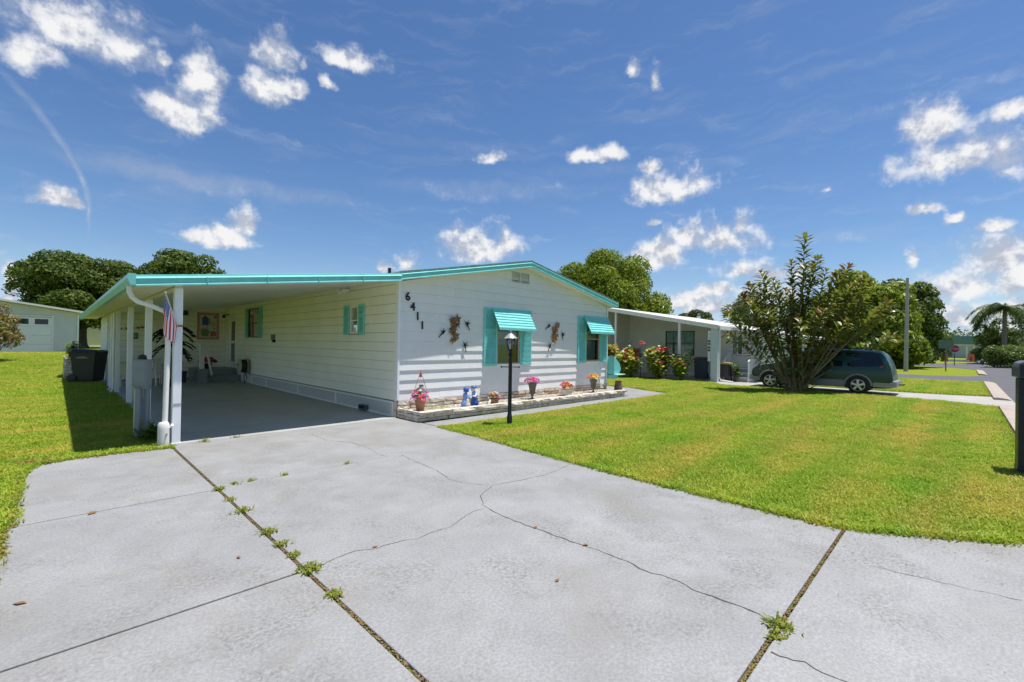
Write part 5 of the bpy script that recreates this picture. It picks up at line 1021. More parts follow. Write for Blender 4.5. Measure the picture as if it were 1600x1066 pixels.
# plants at the right corner of the home
t = thing('corner_planter', 'turquoise tilted planter box with a stone jar at the right corner of the home', 'planter', (8.15, -.25, .15))
MB().prism([(8.02, .50), (8.22, .50), (8.46, .82), (8.36, 1.02), (8.02, 1.25)], 'y', -.30, .12).build('box', M_TURQ, t, bevel=.01); MB().box(8.02, 8.55, -.42, .05, .62, .65).build('shelf', mat('mint_shelf', (.42, .66, .60), .5), t, bevel=.006)
MB().lathe([(.09, 0), (.13, .08), (.14, .22), (.10, .36), (.12, .42), (.0, .42)], 14, (8.30, -.30, .0)).build('jar', mat('rusty_stone', (.22, .13, .10), .8, .4, 16, .5), t, smooth=True)
leafy('hanging_plant', 'yellow-green croton hanging by the right corner of the home', 'plant', (8.75, .35, 1.05), .30, .55, 420, .13, leaf_mat('croton', [(.08, .14, .02), (.30, .34, .04), (.45, .36, .05), (.35, .12, .03)], .3), 5, stems=12)
# ------------------------------------------------------------------ trees
M_BARK = mat('bark', (.12, .095, .075), .9, .3, 6, .8, 25)
def crown_mesh(name, parent, lobes, n, ls, m, seed, wid=.5, flat=.0, shell=(.72, 1.05)):
    """leaf-sized faces over many overlapping lobes, so that the outline is ragged and the sky shows through"""
    g = np.random.default_rng(seed); C_ = np.array([l[0] for l in lobes]); Rr = np.array([l[1] for l in lobes]); w = (Rr.prod(axis=1))**(2/3); k = g.choice(len(lobes), n, p=w/w.sum())
    d = g.normal(size=(n, 3)); d /= np.linalg.norm(d, axis=1)[:, None]; d[:, 2] = np.where((d[:, 2] < 0) & (g.random(n) < .45), -d[:, 2], d[:, 2])
    p = C_[k] + d*Rr[k]*g.uniform(*shell, size=(n, 1)); nr = d + g.normal(scale=.55, size=(n, 3)); nr /= np.linalg.norm(nr, axis=1)[:, None]
    t = np.cross(nr, g.normal(size=(n, 3))); t /= np.linalg.norm(t, axis=1)[:, None]; b = np.cross(nr, t); s = ls*g.uniform(.6, 1.35, size=(n, 1))
    q = np.stack([p - t*s*.5, p + b*s*wid*.5 + nr*s*.08, p + t*s*.5, p - b*s*wid*.5 + nr*s*.08], 1).reshape(-1, 3)
    me = bpy.data.meshes.new(name); me.vertices.add(4*n); me.vertices.foreach_set('co', q.ravel()); me.loops.add(4*n); me.loops.foreach_set('vertex_index', np.arange(4*n)); me.polygons.add(n); me.polygons.foreach_set('loop_start', np.arange(0, 4*n, 4)); me.update(calc_edges=True); me.validate()
    me.materials.append(m); return link(name, me, parent)
def tree(name, label, base, h, rad, crown_z, m, seed, n=16000, ls=.32, nl=46, trunk=.35, lobe=(.20, .34), squash=.62, group='trees behind the homes', cat='tree', dome=True):
    """base point, total height, crown radius, height where the crown begins"""
    r = random.Random(seed); t = thing(name, label, cat, base, group); b = Vector(base); lobes = []; ch = h-crown_z
    for k in range(nl):
        while True:
            x, y, z = r.uniform(-1, 1), r.uniform(-1, 1), r.uniform(0, 1)
            if dome and x*x+y*y+z**2.6 <= 1 and (x*x+y*y+z*z > .25 or r.random() < .3): break
            if not dome and x*x+y*y+(2*z-1)**2 <= 1: break
        lr = rad*r.uniform(*lobe); c = b+Vector((x*(rad-lr*.7), y*(rad-lr*.7), crown_z+z*(ch-lr*squash)+lr*squash*.25)); lobes.append((tuple(c), (lr, lr, lr*squash*1.05)))
    crown_mesh('crown', t, lobes, n, ls, m, seed)
    mb = MB(); fork = b+Vector((r.uniform(-.2, .2), r.uniform(-.2, .2), crown_z*.75)); mb.tube([tuple(b+Vector((0, 0, -.1))), tuple(b+Vector((0, 0, .35))), tuple(b.lerp(fork, .5)), tuple(fork)], [trunk*1.5, trunk*1.05, trunk*.9, trunk*.85], 10)
    for k in range(0, nl, 3): c = Vector(lobes[k][0]); mb.tube([tuple(fork-Vector((0, 0, .2))), tuple(fork.lerp(c, .45)+Vector((0, 0, -.05*h*r.random()))), tuple(c)], [trunk*.5, trunk*.28, trunk*.06], 6)
    mb.build('trunk', M_BARK, t, smooth=True); return t
OAK = leaf_mat('oak_leaf', [(.035, .060, .014), (.065, .10, .018), (.10, .145, .026), (.16, .20, .05)], .28, .62, .18)
OAK2 = leaf_mat('pale_oak_leaf', [(.08, .12, .012), (.14, .19, .02), (.20, .26, .028), (.25, .30, .045)], .32, .62, .18)
OAK3 = leaf_mat('grey_oak_leaf', [(.06, .085, .035), (.10, .13, .055), (.15, .18, .08)], .28)
PINEY = leaf_mat('yellow_green_leaf', [(.07, .12, .015), (.15, .21, .025), (.25, .31, .04), (.33, .37, .06)], .34)
DENSE = leaf_mat('dark_evergreen_leaf', [(.06, .095, .02), (.105, .15, .03), (.16, .21, .045)], .32)
def at(x, y, dz=0): return (x, y, ground_z(x, y)-.02+dz)
tree('oak_tree', 'spreading dark oak above the grey garage roof', at(-3.4, 53.0), 9.6, 6.0, 2.8, OAK, 1, 60000, .34, 90, .55)
tree('oak_tree', 'oak whose top shows over the middle of the carport roof', at(4.2, 47.0), 10.0, 5.4, 4.4, OAK, 2, 20000, .36, 50, .45)
tree('large_oak_tree', 'big leafy yellow-green tree behind the right gable', at(33.1, 16.8), 11.4, 6.6, 1.2, OAK2, 3, 95000, .30, 95, .5, (.20, .30), .85)
tree('distant_tree', 'small grey-green tree beyond the neighbour roof, nearest the gable tree', at(66.5, 21.5), 8.5, 3.4, 3.6, OAK3, 4, 6000, .36, 26, .3)
tree('distant_tree', 'grey-green oak beyond the neighbour roof, behind the big-leaved tree', at(64, 12.0), 9.5, 5.2, 3.4, OAK3, 5, 9000, .36, 34, .4)
tree('distant_tree', 'hazy oak left of the yellow-green tree by the street', at(70, 6.0), 9.6, 5.5, 2.6, OAK3, 6, 9000, .36, 34, .4)
tree('street_tree', 'broad yellow-green tree behind the minivan', at(49.5, -1.6), 9.1, 5.0, .9, PINEY, 7, 40000, .40, 70, .4, (.20, .32), .8)
tree('street_tree', 'darker tree at the street corner, left of the utility pole', at(54.5, -4.2), 8.8, 3.6, .8, DENSE, 8, 22000, .36, 44, .35, (.24, .36), .85)
tree('far_tree', 'dark tree under the palm fronds at the far right', at(84, -11.3), 6.6, 3.0, .6, DENSE, 9, 8000, .32, 28, .3, (.25, .38), .9)
tree('far_tree', 'small far tree at the right edge above the roof', at(95, -17.5), 10.5, 4.5, 3.6, OAK3, 10, 7000, .36, 26, .3)
# crape myrtle at the left edge
t = tree('flowering_tree', 'small crape myrtle with pink tops at the left edge', at(-7.15, 24.0), 2.9, 1.0, .85, leaf_mat('myrtle_leaf', [(.10, .15, .03), (.17, .21, .05), (.26, .20, .07), (.40, .13, .12)], .3), 12, 4200, .13, 24, .05, (.25, .4), .8)
# far belt of woodland closing the view
lob = []
for k in range(150): a = random.Random(k); x = a.uniform(70, 330); y = a.uniform(40, 240) if x < 200 else a.uniform(-60, 220); h = a.uniform(5, 9); lob.append(((x, y, h*.45), (a.uniform(4, 8), a.uniform(4, 8), h*.6)))
for k in range(40): a = random.Random(900+k); lob.append(((a.uniform(170, 230), a.uniform(-45, 15), 2.5), (6, 6, a.uniform(2.5, 4.0))))
for k in range(60): a = random.Random(400+k); lob.append(((a.uniform(-70, 40), a.uniform(110, 160), 3), (a.uniform(4, 8), 5, a.uniform(3.5, 6))))
o = crown_mesh('woodland', None, lob, 60000, .9, OAK3, 77, .7); tag(o, 'far belt of hazy woodland along the horizon', 'woodland', None, 'stuff')
# big-leaved bush tree on the front lawn --------------------------------------
M_MAG = leaf_mat('big_leaf', [(.045, .085, .015), (.085, .145, .022), (.15, .22, .034), (.25, .31, .06), (.33, .30, .09)], .36, .42, .40, back=(.15, .165, .045))
M_NEW = leaf_mat('young_red_leaf', [(.15, .05, .025), (.20, .10, .04), (.17, .13, .05)], .2, .35)
M_LIMB = mat('pale_limb', (.24, .185, .12), .8, .2, 9, .4, 30)
bt = thing('bush_tree', 'tall many-stemmed tree with big glossy leaves before the green minivan', 'tree', (14.25, -4.1, -.02)); B = Vector((14.25, -4.1, -.02)); rb = random.Random(42)
right = Vector((.705, -.709, 0)); deep = Vector((.709, .705, 0))            # across and along the line from the street corner
stems = [(.42, 5.85, .1), (.05, 4.6, -.5), (1.05, 5.05, .3), (.75, 4.4, -.6), (2.15, 4.75, .2), (-1.15, 4.45, .2), (-.65, 3.7, -.5), (-1.75, 3.6, .4), (-2.15, 2.7, -.2), (-2.45, 2.15, .2), (-1.5, 2.9, -.8), (1.75, 3.9, -.5), (1.45, 3.3, .7), (2.5, 3.5, -.2),
         (2.6, 2.7, .5), (3.3, 3.1, .0), (3.8, 2.15, .1), (.35, 3.6, .9), (-.35, 4.0, .7), (.9, 3.6, -.9), (-1.0, 3.2, .9), (1.2, 2.6, -1.0), (-.5, 2.6, -1.1), (.3, 2.9, -1.1), (-1.6, 2.5, -.5), (1.9, 2.6, .6), (.5, 2.1, -.6), (-.6, 1.9, -.5), (.7, 1.7, -.5), (-.2, 1.5, -.6), (2.9, 4.0, .4), (2.3, 4.2, -.5), (3.0, 3.3, -.6), (-2.0, 3.3, -.5), (-2.3, 2.9, .6), (-1.5, 4.0, .5), (.1, 4.9, .4), (1.55, 4.4, -.1), (-.9, 4.1, -.2), (.55, 4.9, -.3), (-.2, 3.4, -.2), (2.0, 3.1, -.6), (-1.4, 3.9, -.1)]
limbs = MB(); lv = MB(); young = MB()
def big_leaf(mb, p, d, l, w):
    """pointed oval leaf with a folded midrib"""
    s = d.cross(Vector((0, 0, 1))); s = s.normalized() if s.length > .05 else Vector((1, 0, 0)); n = s.cross(d); a = p+d*l*.30; b = p+d*l*.68; e = p+d*l-n*l*.08
    mb.add([tuple(p), tuple(a+s*w*.85+n*w*.28), tuple(b+s*w+n*w*.25), tuple(e), tuple(b-s*w+n*w*.25), tuple(a-s*w*.85+n*w*.28), tuple(a), tuple(b)], [(0,1,6), (0,6,5), (1,2,7,6), (6,7,4,5), (2,3,7), (7,3,4)])
for (sx, sz, sd) in stems:
    tip = B+right*sx+deep*sd+Vector((0, 0, sz)); r0 = B+right*rb.uniform(-.22, .28)+deep*rb.uniform(-.25, .25); mid = r0.lerp(tip, .5)+Vector((0, 0, .28 if abs(sx) < 1.6 else .05))+right*(-.12*sx if sz > 3.8 else .0)
    pts = []
    for k in range(9): q = k/8; a = r0.lerp(mid, q); b = mid.lerp(tip, q); pts.append(a.lerp(b, q))
    th = .042 if sz > 3 else .028; limbs.tube([tuple(p) for p in pts], [th*(1-.80*k/8) for k in range(9)], 6); L_ = (tip-r0).length; n = int(L_*17); ga = rb.uniform(0, 6.28)
    t0 = (.34 if sz > 3 else .2) + (.20 if abs(sx) > 1.2 else 0)
    for k in range(n):
        q = t0+(1-t0)*(k/n)**.8; i = min(7, int(q*8)); p = pts[i].lerp(pts[i+1], q*8-i); ax = (pts[i+1]-pts[i]).normalized(); ga += 2.4+rb.uniform(-.3, .3); u = ax.orthogonal().normalized(); v = ax.cross(u); out = u*math.cos(ga)+v*math.sin(ga); lift = rb.uniform(.15, .75) if q > .5 else rb.uniform(-.25, .5)
        d = (out+ax*lift+Vector((0, 0, rb.uniform(-.15, .15)))).normalized(); l = rb.uniform(.24, .40); tw = p+out*rb.uniform(0, .09)*(1-.5*q)
        big_leaf(young if (q > .95 and rb.random() < .35) or rb.random() < .012 else lv, tw, d, l, l*.18)
    for k in range(6): a = 2*PI*k/6; u = ax.orthogonal().normalized(); v = ax.cross(u); big_leaf(young if rb.random() < .3 else lv, tip, (ax*.9+(u*math.cos(a)+v*math.sin(a))*.6).normalized(), .19, .033)
    if rb.random() < .22:                                              # side shoots
        for s_ in range(3):
            i = rb.randrange(3, 7); c = pts[i]; e = c+Vector((rb.uniform(-.5, .5), rb.uniform(-.5, .5), rb.uniform(.2, .7))); limbs.tube([tuple(c), tuple(c.lerp(e, .5)), tuple(e)], [.014, .010, .005], 5)
            for k in range(18): q = .3+.7*k/18; ga += 2.4; d = Vector((math.cos(ga), math.sin(ga), rb.uniform(.0, .9))).normalized(); big_leaf(lv if rb.random() < .95 else young, c.lerp(e, q), d, rb.uniform(.15, .24), .036)
for k in range(340):                                                   # skirt of low leaves
    a = rb.uniform(0, 6.28); q = rb.random()**.5*.62; p = B+Vector((q*math.cos(a), q*math.sin(a), rb.uniform(.10, .95))); d = Vector((math.cos(a), math.sin(a), rb.uniform(-.5, .7))).normalized(); big_leaf(lv, p, d, rb.uniform(.15, .25), .035)
limbs.build('limbs', M_LIMB, bt, smooth=True); lv.build('leaves', M_MAG, bt, recalc=False); young.build('young_leaves', M_NEW, bt, recalc=False)
# palm at the far right
pt = thing('palm_tree', 'feathery palm with grey trunk beyond the street', 'palm', at(80, -12.2)); P0 = Vector(at(80, -12.2)); rp = random.Random(8)
MB().tube([tuple(P0), tuple(P0+Vector((.1, 0, 2.5))), tuple(P0+Vector((.0, 0, 6.2)))], [.28, .24, .20], 10).build('trunk', mat('palm_trunk', (.20, .19, .17), .9, .2, 8), pt, smooth=True); MB().tube([tuple(P0+Vector((0, 0, 6.1))), tuple(P0+Vector((0, 0, 7.4)))], [.22, .14], 10).build('crownshaft', mat('crownshaft', (.20, .19, .06), .5), pt, smooth=True)
PALM = leaf_mat('palm_leaf', [(.04, .08, .03), (.08, .13, .045), (.13, .18, .06)], .3); top = P0+Vector((0, 0, 7.3))
for k in range(26):
    mb = MB(); a = 2*PI*k/26+rp.uniform(-.15, .15); el = rp.uniform(-.05, .95); l = rp.uniform(3.6, 4.6); d = Vector((math.cos(a), math.sin(a), 0)); pts = [top+d*l*q*(1-.25*q)+Vector((0, 0, el*l*q*.75-l*.85*q*q)) for q in [i/10 for i in range(11)]]; s = Vector((-d.y, d.x, 0)); mb.tube([tuple(p) for p in pts], [.04-.0035*i for i in range(11)], 5)
    for i in range(1, 10):
        for j in range(5):
            for sg in (-1, 1): p = pts[i].lerp(pts[i+1], j/5); e = p+s*sg*rp.uniform(.45, .8)+d*.3+Vector((0, 0, rp.uniform(-.9, -.2))); w = d*.075; mb.add([tuple(p-w), tuple(p+w), tuple(e)], [(0,1,2)])
    mb.build('frond', PALM, pt, recalc=False)
for k, (x, y, rr, h, lb) in enumerate(((62.5, -11.9, 2.0, 2.3, 'big dark hedge bush by the far street, left one'), (65.5, -13.4, 2.4, 2.6, 'big dark hedge bush by the far street, beside the mailbox'), (57.0, -1.0, 1.6, 1.4, 'low bush beneath the street trees'))):
    t = thing('hedge_bush', lb, 'bush', at(x, y), 'dark bushes along the far street'); r = random.Random(k); crown_mesh('foliage', t, [((x+r.uniform(-rr, rr)*.7, y+r.uniform(-rr, rr)*.7, h*r.uniform(.2, .65)), (rr*.4, rr*.4, h*.34)) for q in range(22)], 6000, .22, DENSE, 50+k); MB().tube([at(x, y), at(x, y, h*.5)], [.1, .05], 6).build('stem', M_BARK, t)
# ------------------------------------------------------------------ the neighbour's home
M_NW = mat('beige_siding', (.76, .75, .69), .55, .05, 1.5); M_NW2 = mat('pale_siding', (.72, .71, .66), .55, .04, 1.5); M_NWHT = mat('neighbour_white', (.80, .80, .80), .4, .04, 4)
nb = thing('neighbour_home', 'low beige home with white sloping porch roof beyond the lawn', 'house', (22, 2, 0))
zr = lambda y: 2.47+.18*(y+.5)                                           # underside of its roof edge
def clap(name, T, u0, u1, z0, z1f, m, parent, dz=.13, opens=()):
    """narrow clapboards, too fine to tell apart from the street: one mesh"""
    mb = MB(T); z = z0
    while z < max(z1f(u0), z1f(u1)):
        za, zb = z, z+dz; cuts = sorted((a, b) for a, b, c, d in opens if c < zb-.01 and d > za+.01); pts = [u0]+[q for c in cuts for q in c]+[u1]
        segs = []
        for a, b in zip(pts[::2], pts[1::2]):
            k = 1 if min(z1f(a), z1f(b)) >= zb and min(z1f(a), z1f((a+b)/2), z1f(b)) >= zb else max(1, int((b-a)/.25)); segs += [(a+(b-a)*i/k, a+(b-a)*(i+1)/k) for i in range(k)]
        for a, b in segs:
            ta, tb = min(zb, z1f(a)), min(zb, z1f(b))
            if min(ta, tb) <= za: continue
            mb.hexa([(a,za,-.05), (b,za,-.05), (b,za,.012), (a,za,.012), (a,max(ta,za),-.05), (b,max(tb,za),-.05), (b,max(tb,za),.002), (a,max(ta,za),.002)])
        z += dz
    return mb.build(name, m, parent)
TN = lambda u, v, n: (20.0-n, u, v); TN2 = lambda u, v, n: (18.55-n, u, v); TNs = lambda u, v, n: (u, 6.15-n, v)
clap('gable_wall', TN, .3, 9.0, .25, lambda u: zr(u)+.05, M_NW, nb, opens=[(2.08, 3.78, 1.12, 2.50)])
MB().box(20.06, 20.2, .3, 9, 0, 2.6).build('wall_core', M_NW, nb)
clap('storage_wall', TNs, 16.45, 20.0, .02, lambda u: zr(6.15), M_NW, nb)
clap('porch_wall', TN2, -1.75, .25, .02, lambda u: zr(u)-.02, M_NW2, nb, opens=[(-.92, -.42, 1.26, 2.22)]); MB().box(18.62, 22, -1.75, .28, 0, 2.2).build('porch_core', M_NW2, nb)
MB().box(18.50, 18.56, .20, .30, .02, zr(.25)).build('corner_trim', M_NWHT, nb); MB().box(18.50, 18.56, -1.80, -1.70, .02, zr(-1.75)).build('corner_trim', M_NWHT, nb)
MB().box(22, 34, -1.4, 9, 0, 2.2).build('rear_block', M_NW2, nb)
w = MB(TN)
for q in ((2.08, 2.13, 1.12, 2.50), (3.73, 3.78, 1.12, 2.50), (2.13, 3.73, 1.12, 1.17), (2.13, 3.73, 2.45, 2.50), (2.90, 2.95, 1.17, 2.45)): box_in(w, *q, -.03, .03)
w = w.build('window', M_ALU, nb); box_in(MB(TN), 2.13, 2.90, 1.80, 1.84, -.02, .02).build('meeting_rail', M_ALU, w); box_in(MB(TN), 2.95, 3.73, 1.80, 1.84, -.02, .02).build('meeting_rail', M_ALU, w)
M_TEAL = mat('green_blind', (.10, .30, .23), .4, .25, 4, col2=(.22, .42, .36))
for a, b, c, d in ((2.13, 2.90, 1.17, 1.80), (2.95, 3.73, 1.17, 1.80), (2.13, 2.90, 1.84, 2.45), (2.95, 3.73, 1.84, 2.45)):
    box_in(MB(TN), a, b, c, d, -.026, -.022).build('blind', M_TEAL if not (a > 2.9 and c < 1.3) else mat('dark_blind', (.05, .10, .09), .4, .2, 4), w); MB(TN).add([(a,c,-.01), (b,c,-.01), (b,d,-.01), (a,d,-.01)], [(0,1,2,3)]).build('pane', M_GLASS, w)
w = MB(TN2)
for q in ((-.92, -.885, 1.26, 2.22), (-.455, -.42, 1.26, 2.22), (-.885, -.455, 1.26, 1.30), (-.885, -.455, 2.18, 2.22), (-.69, -.65, 1.30, 2.18)): box_in(w, *q, -.03, .025)
w = w.build('window', M_NWHT, nb); MB(TN2).add([(-.885,1.30,-.01), (-.455,1.30,-.01), (-.455,2.18,-.01), (-.885,2.18,-.01)], [(0,1,2,3)]).build('pane', M_GLASS, w); box_in(MB(TN2), -.885, -.455, 1.30, 1.80, -.04, -.035).build('curtain', mat('dark_curtain', (.14, .16, .15), .8), w); box_in(MB(TN2), -.885, -.455, 1.80, 2.18, -.04, -.035).build('blind', mat('grey_blind', (.34, .38, .36), .8), w)
# roof: a long slope falling to the street, its edge trimmed white
def sl(x0, x1, y0, y1, t0, t1): return MB().hexa([(x0,y0,zr(y0)+t0), (x1,y0,zr(y0)+t0), (x1,y1,zr(y1)+t0), (x0,y1,zr(y1)+t0), (x0,y0,zr(y0)+t1), (x1,y0,zr(y0)+t1), (x1,y1,zr(y1)+t1), (x0,y1,zr(y1)+t1)])
rf = sl(16.32, 34, -.60, 8.0, .02, .14).build('roof', mat('pale_shingle', (.50, .48, .44), .9, .15, 8), nb); sl(18.0, 34, -2.05, -.61, .03, .14).build('front_roof', MATS['pale_shingle'], nb)
sl(16.26, 16.318, -.62, 8.0, -.02, .16).build('barge_board', M_NWHT, rf); sl(16.22, 16.26, -.62, 8.0, .08, .175).build('barge_cap', M_NWHT, rf); sl(16.26, 18.0, -.68, -.605, -.02, .16).build('eave_gutter', M_NWHT, rf); sl(17.93, 17.998, -2.1, -.69, -.02, .16).build('barge_board', M_NWHT, rf); sl(17.93, 34, -2.16, -2.06, -.01, .16).build('eave_gutter', M_NWHT, rf)
sl(16.32, 19.95, -.6, 6.1, -.0, .018).build('porch_ceiling', mat('porch_ceiling', (.78, .77, .72), .5), nb)
for y in (4.95, 1.35): MB().box(16.45, 16.56, y-.055, y+.055, .004, zr(y)).build('post', M_NWHT, nb, bevel=.006)
cn = MB().box(16.42, 16.60, -.52, -.20, .004, zr(-.35)).build('corner_column', mat('blue_white', (.60, .68, .70), .45, .05, 5), nb, bevel=.006)
for k in range(9): MB().box(16.43, 16.58, -.19, -.06, .95+.16*k, 1.09+.16*k).build('trellis_block', M_NWHT, cn)
for k, z in enumerate((1.85, 1.72, 1.55, 1.42)): MB().box(16.40, 16.428, -.165, -.085, z, z+.08).build('iron_ornament', M_BLACK, cn)
MB().tube([(16.40, -.62, zr(-.6)), (16.40, -.60, .25), (16.42, -.66, .10), (16.60, -1.15, .03)], .035, 8).build('downspout', M_NWHT, nb, smooth=True)
rl_ = MB().box(19.86, 19.90, .3, 3.0, .98, 1.03).build('porch_rail', M_NWHT, nb)
for k in range(18): MB().box(19.865, 19.895, .38+.15*k, .42+.15*k, .35, .98).build('baluster', M_NWHT, rl_)
MB().lathe([(.05, 0), (.09, -.06), (.10, -.14), (.0, -.15)], 10, (19.7, 6.0, 2.0)).build('porch_lamp', M_NWHT, nb, smooth=True)
# white porch steps with a lattice front
ps = thing('porch_steps', 'white slatted porch steps with handrail at the neighbour home', 'steps', (18.0, -.9, 0))
for k, (x0, z) in enumerate(((17.55, .22), (17.85, .42), (18.15, .62))): MB().box(x0, x0+.32, -1.45, -.45, z-.04, z).build('tread', M_NWHT, ps); MB().box(x0+.02, x0+.05, -1.45, -.45, .01 if k == 0 else z-.2, z-.04).build('riser', mat('riser_grey', (.45, .45, .44), .6), ps)
for y in (-.40, -1.50):
    MB().prism([(17.5, .02), (18.45, .02), (18.45, .66), (18.25, .66), (17.5, .20)], 'y', y-.03, y+.03).build('stringer', M_NWHT, ps); MB().tube([(17.5, y, .95), (18.45, y, 1.45)], .028, 6).build('handrail', M_NWHT, ps)
    for k in range(6): x = 17.53+.18*k; MB().box(x-.018, x+.018, y-.018, y+.018, .1+.1*k*.9, .96+.095*k).build('baluster', M_NWHT, ps)
# bin, cart and shrubs in front of it
wheelie_bin(17.95, .85, -1.3, 1.08, mat('bin_blue_grey', (.055, .075, .095), .45, .1, 10), mat('bin_blue_grey', (.055, .075, .095)), 'wheeled_bin', 'blue-grey wheeled bin under the neighbour porch roof', mark=[(-.18, .18, .80, .86)])
t = thing('barbecue_cart', 'dark barbecue cart with shelf beside the porch column', 'barbecue', (17.3, -.35, 0))
for x, y in ((17.1, -.25), (17.5, -.25), (17.1, -.75), (17.5, -.75)): MB().tube([(x, y, .01), (x, y, .80)], .022, 6).build('leg', M_BLACK, t)
MB().box(17.05, 17.55, -.80, -.20, .82, .90).build('shelf', mat('shelf_yellow', (.50, .42, .15), .5), t); MB().box(17.07, 17.53, -.75, -.25, .22, .80).build('cabinet', mat('grill_dark', (.05, .05, .05), .5, .3, 20), t, bevel=.02)
for y in (-.30, -.70): MB(lambda a, b, c: (17.04-c, y+a, .10+b)).lathe([(.09, 0), (.09, .04), (.0, .045)], 14).build('wheel', M_BLACK, t)
leafy('potted_plant', 'small potted plant by the porch steps', 'plant', (17.45, -.15-.80, .05), .25, .75, 260, .11, M_LF1, 17)
RED = [(.55, .05, .06), (.70, .16, .13), (.62, .09, .10)]
M_LF2 = leaf_mat('variegated_leaf', [(.14, .22, .02), (.28, .36, .05), (.44, .47, .15), (.58, .57, .28)], .4)
leafy('flowering_shrub', 'leftmost red-flowered shrub, yellow-green, before the beige home', 'shrub', (15.6, 3.45, -.02), .95, 1.35, 2000, .19, M_LF2, 11, 'red flowering shrubs by the porch', 16, (RED, 40, .20))
leafy('flowering_shrub', 'tallest red-flowered shrub, in the middle by the window', 'shrub', (15.75, 2.0, -.02), .80, 1.5, 1700, .19, M_LF2, 12, 'red flowering shrubs by the porch', 15, (RED, 42, .20))
leafy('flowering_shrub', 'right-hand bright green shrub with few red flowers, by the porch post', 'shrub', (15.9, 1.0, -.02), .60, 1.25, 800, .17, leaf_mat('lime_leaf', [(.14, .22, .03), (.26, .36, .05), (.40, .46, .12)], .35), 13, 'red flowering shrubs by the porch', 12, (RED, 12, .15))
t = thing('shrub_spike', 'tall single stem with red flower head above the left shrub', 'plant', (15.75, 3.0, -.02)); MB().tube([(15.75, 3.0, -.02), (15.72, 3.02, 1.0), (15.75, 2.98, 1.75)], [.02, .015, .008], 6).build('stem', mat('twig_brown', (.16, .11, .07)), t); bouquet(t, (15.75, 2.98, 1.72), .16, .14, RED, 26, .07, 81, 26)
# ------------------------------------------------------------------ green minivan
van = thing('minivan', 'dark green minivan with grey lower body parked behind the bush tree', 'car', (16.1, -4.6, 0)); M_VG = mat('van_green', (.007, .048, .033), .35, .12, 2, coat=.35); M_VS = mat('van_silver', (.26, .26, .27), .4, .06, 6, metal=.3); M_VGL = mat('van_glass', (.010, .012, .014), .06, .1, 3, spec=.6)
V0 = Matrix.Translation((16.12, -2.26, .004)) @ Matrix.Rotation(PI, 4, 'Z')         # local: y back from the nose, x to its left
TV = lambda a, b, c: tuple(V0 @ Vector((-a, b, c)))                                 # a>0 on the far side
prof = [(0, .30, .55, .60), (.03, .26, .66, .70), (.10, .24, .78, .78), (.32, .23, .90, .83), (.70, .22, .97, .86), (.98, .22, 1.02, .87), (1.25, .22, 1.20, .875), (1.55, .22, 1.42, .875), (1.82, .22, 1.535, .875), (2.2, .22, 1.585, .875), (2.8, .22, 1.60, .875), (3.4, .22, 1.595, .875), (3.95, .22, 1.58, .87), (4.22, .23, 1.545, .86), (4.38, .24, 1.40, .85), (4.52, .26, 1.05, .83), (4.58, .28, .70, .80), (4.60, .32, .50, .74)]
mb = MB(TV); vs = []; 
for s, zb, zt, hw in prof:
    be = min(zt-.03, .96); up = zt > 1.03; rw = hw-.02 if not up else hw-max(0, zt-.96)*.34
    half = [(.0, zb), (hw-.10, zb), (hw-.02, zb+.10), (hw, (zb+be)/2+.03), (hw-.012, be), ((hw+rw)/2-.004, (be+zt)/2), (rw, zt-.05), (rw-.13, zt), (.0, zt+.012)]
    vs += [(x, s, z) for x, z in half] + [(-x, s, z) for x, z in half[-2:0:-1]]
n = 16; mb.add(vs, [(i*n+j, i*n+(j+1) % n, (i+1)*n+(j+1) % n, (i+1)*n+j) for i in range(len(prof)-1) for j in range(n)] + [tuple(range(n)), tuple(range(len(prof)*n-1, (len(prof)-1)*n-1, -1))])
mb.build('body', M_VG, van, smooth=True, sharp=32)
def side_x(z, hw=.875, zt=1.59): 
    rw = hw-(zt-.96)*.34; zm = (.96+zt)/2; xm = (hw+rw)/2-.004
    return hw-.012+(xm-hw+.012)*(z-.96)/(zm-.96) if z < zm else xm+(rw-xm)*(z-zm)/(zt-.05-zm)
def glass(pts, off=.006): 
    for sg in (-1, 1):
        a = [(sg*(side_x(z)+off), s, z) for s, z in pts]; b = [(sg*(side_x(z)-.03), s, z) for s, z in pts]; k = len(pts); MB(TV).add(a+b, [tuple(range(k)), tuple(range(2*k-1, k-1, -1))]+[(i, (i+1) % k, k+(i+1) % k, k+i) for i in range(k)]).build('side_window', M_VGL, van)
glass([(3.30, 1.00), (3.45, .97), (4.22, 1.02), (4.32, 1.08), (4.18, 1.45), (4.05, 1.49), (3.24, 1.49)]); glass([(2.22, .99), (3.16, .98), (3.12, 1.49), (2.24, 1.49)]); glass([(1.36, .99), (2.13, .99), (2.13, 1.46), (1.92, 1.46)])
MB(TV).add([(-.70, 1.06, 1.07), (.70, 1.06, 1.07), (.58, 1.78, 1.522), (-.58, 1.78, 1.522), (0, 1.02, 1.075), (0, 1.77, 1.55)], [(0,4,5,3), (4,1,2,5)]).build('windscreen', M_VGL, van)
MB(TV).add([(-.62, 4.30, 1.42), (.62, 4.30, 1.42), (.70, 4.53, 1.02), (-.70, 4.53, 1.02)], [(0,1,2,3)]).build('rear_window', M_VGL, van)
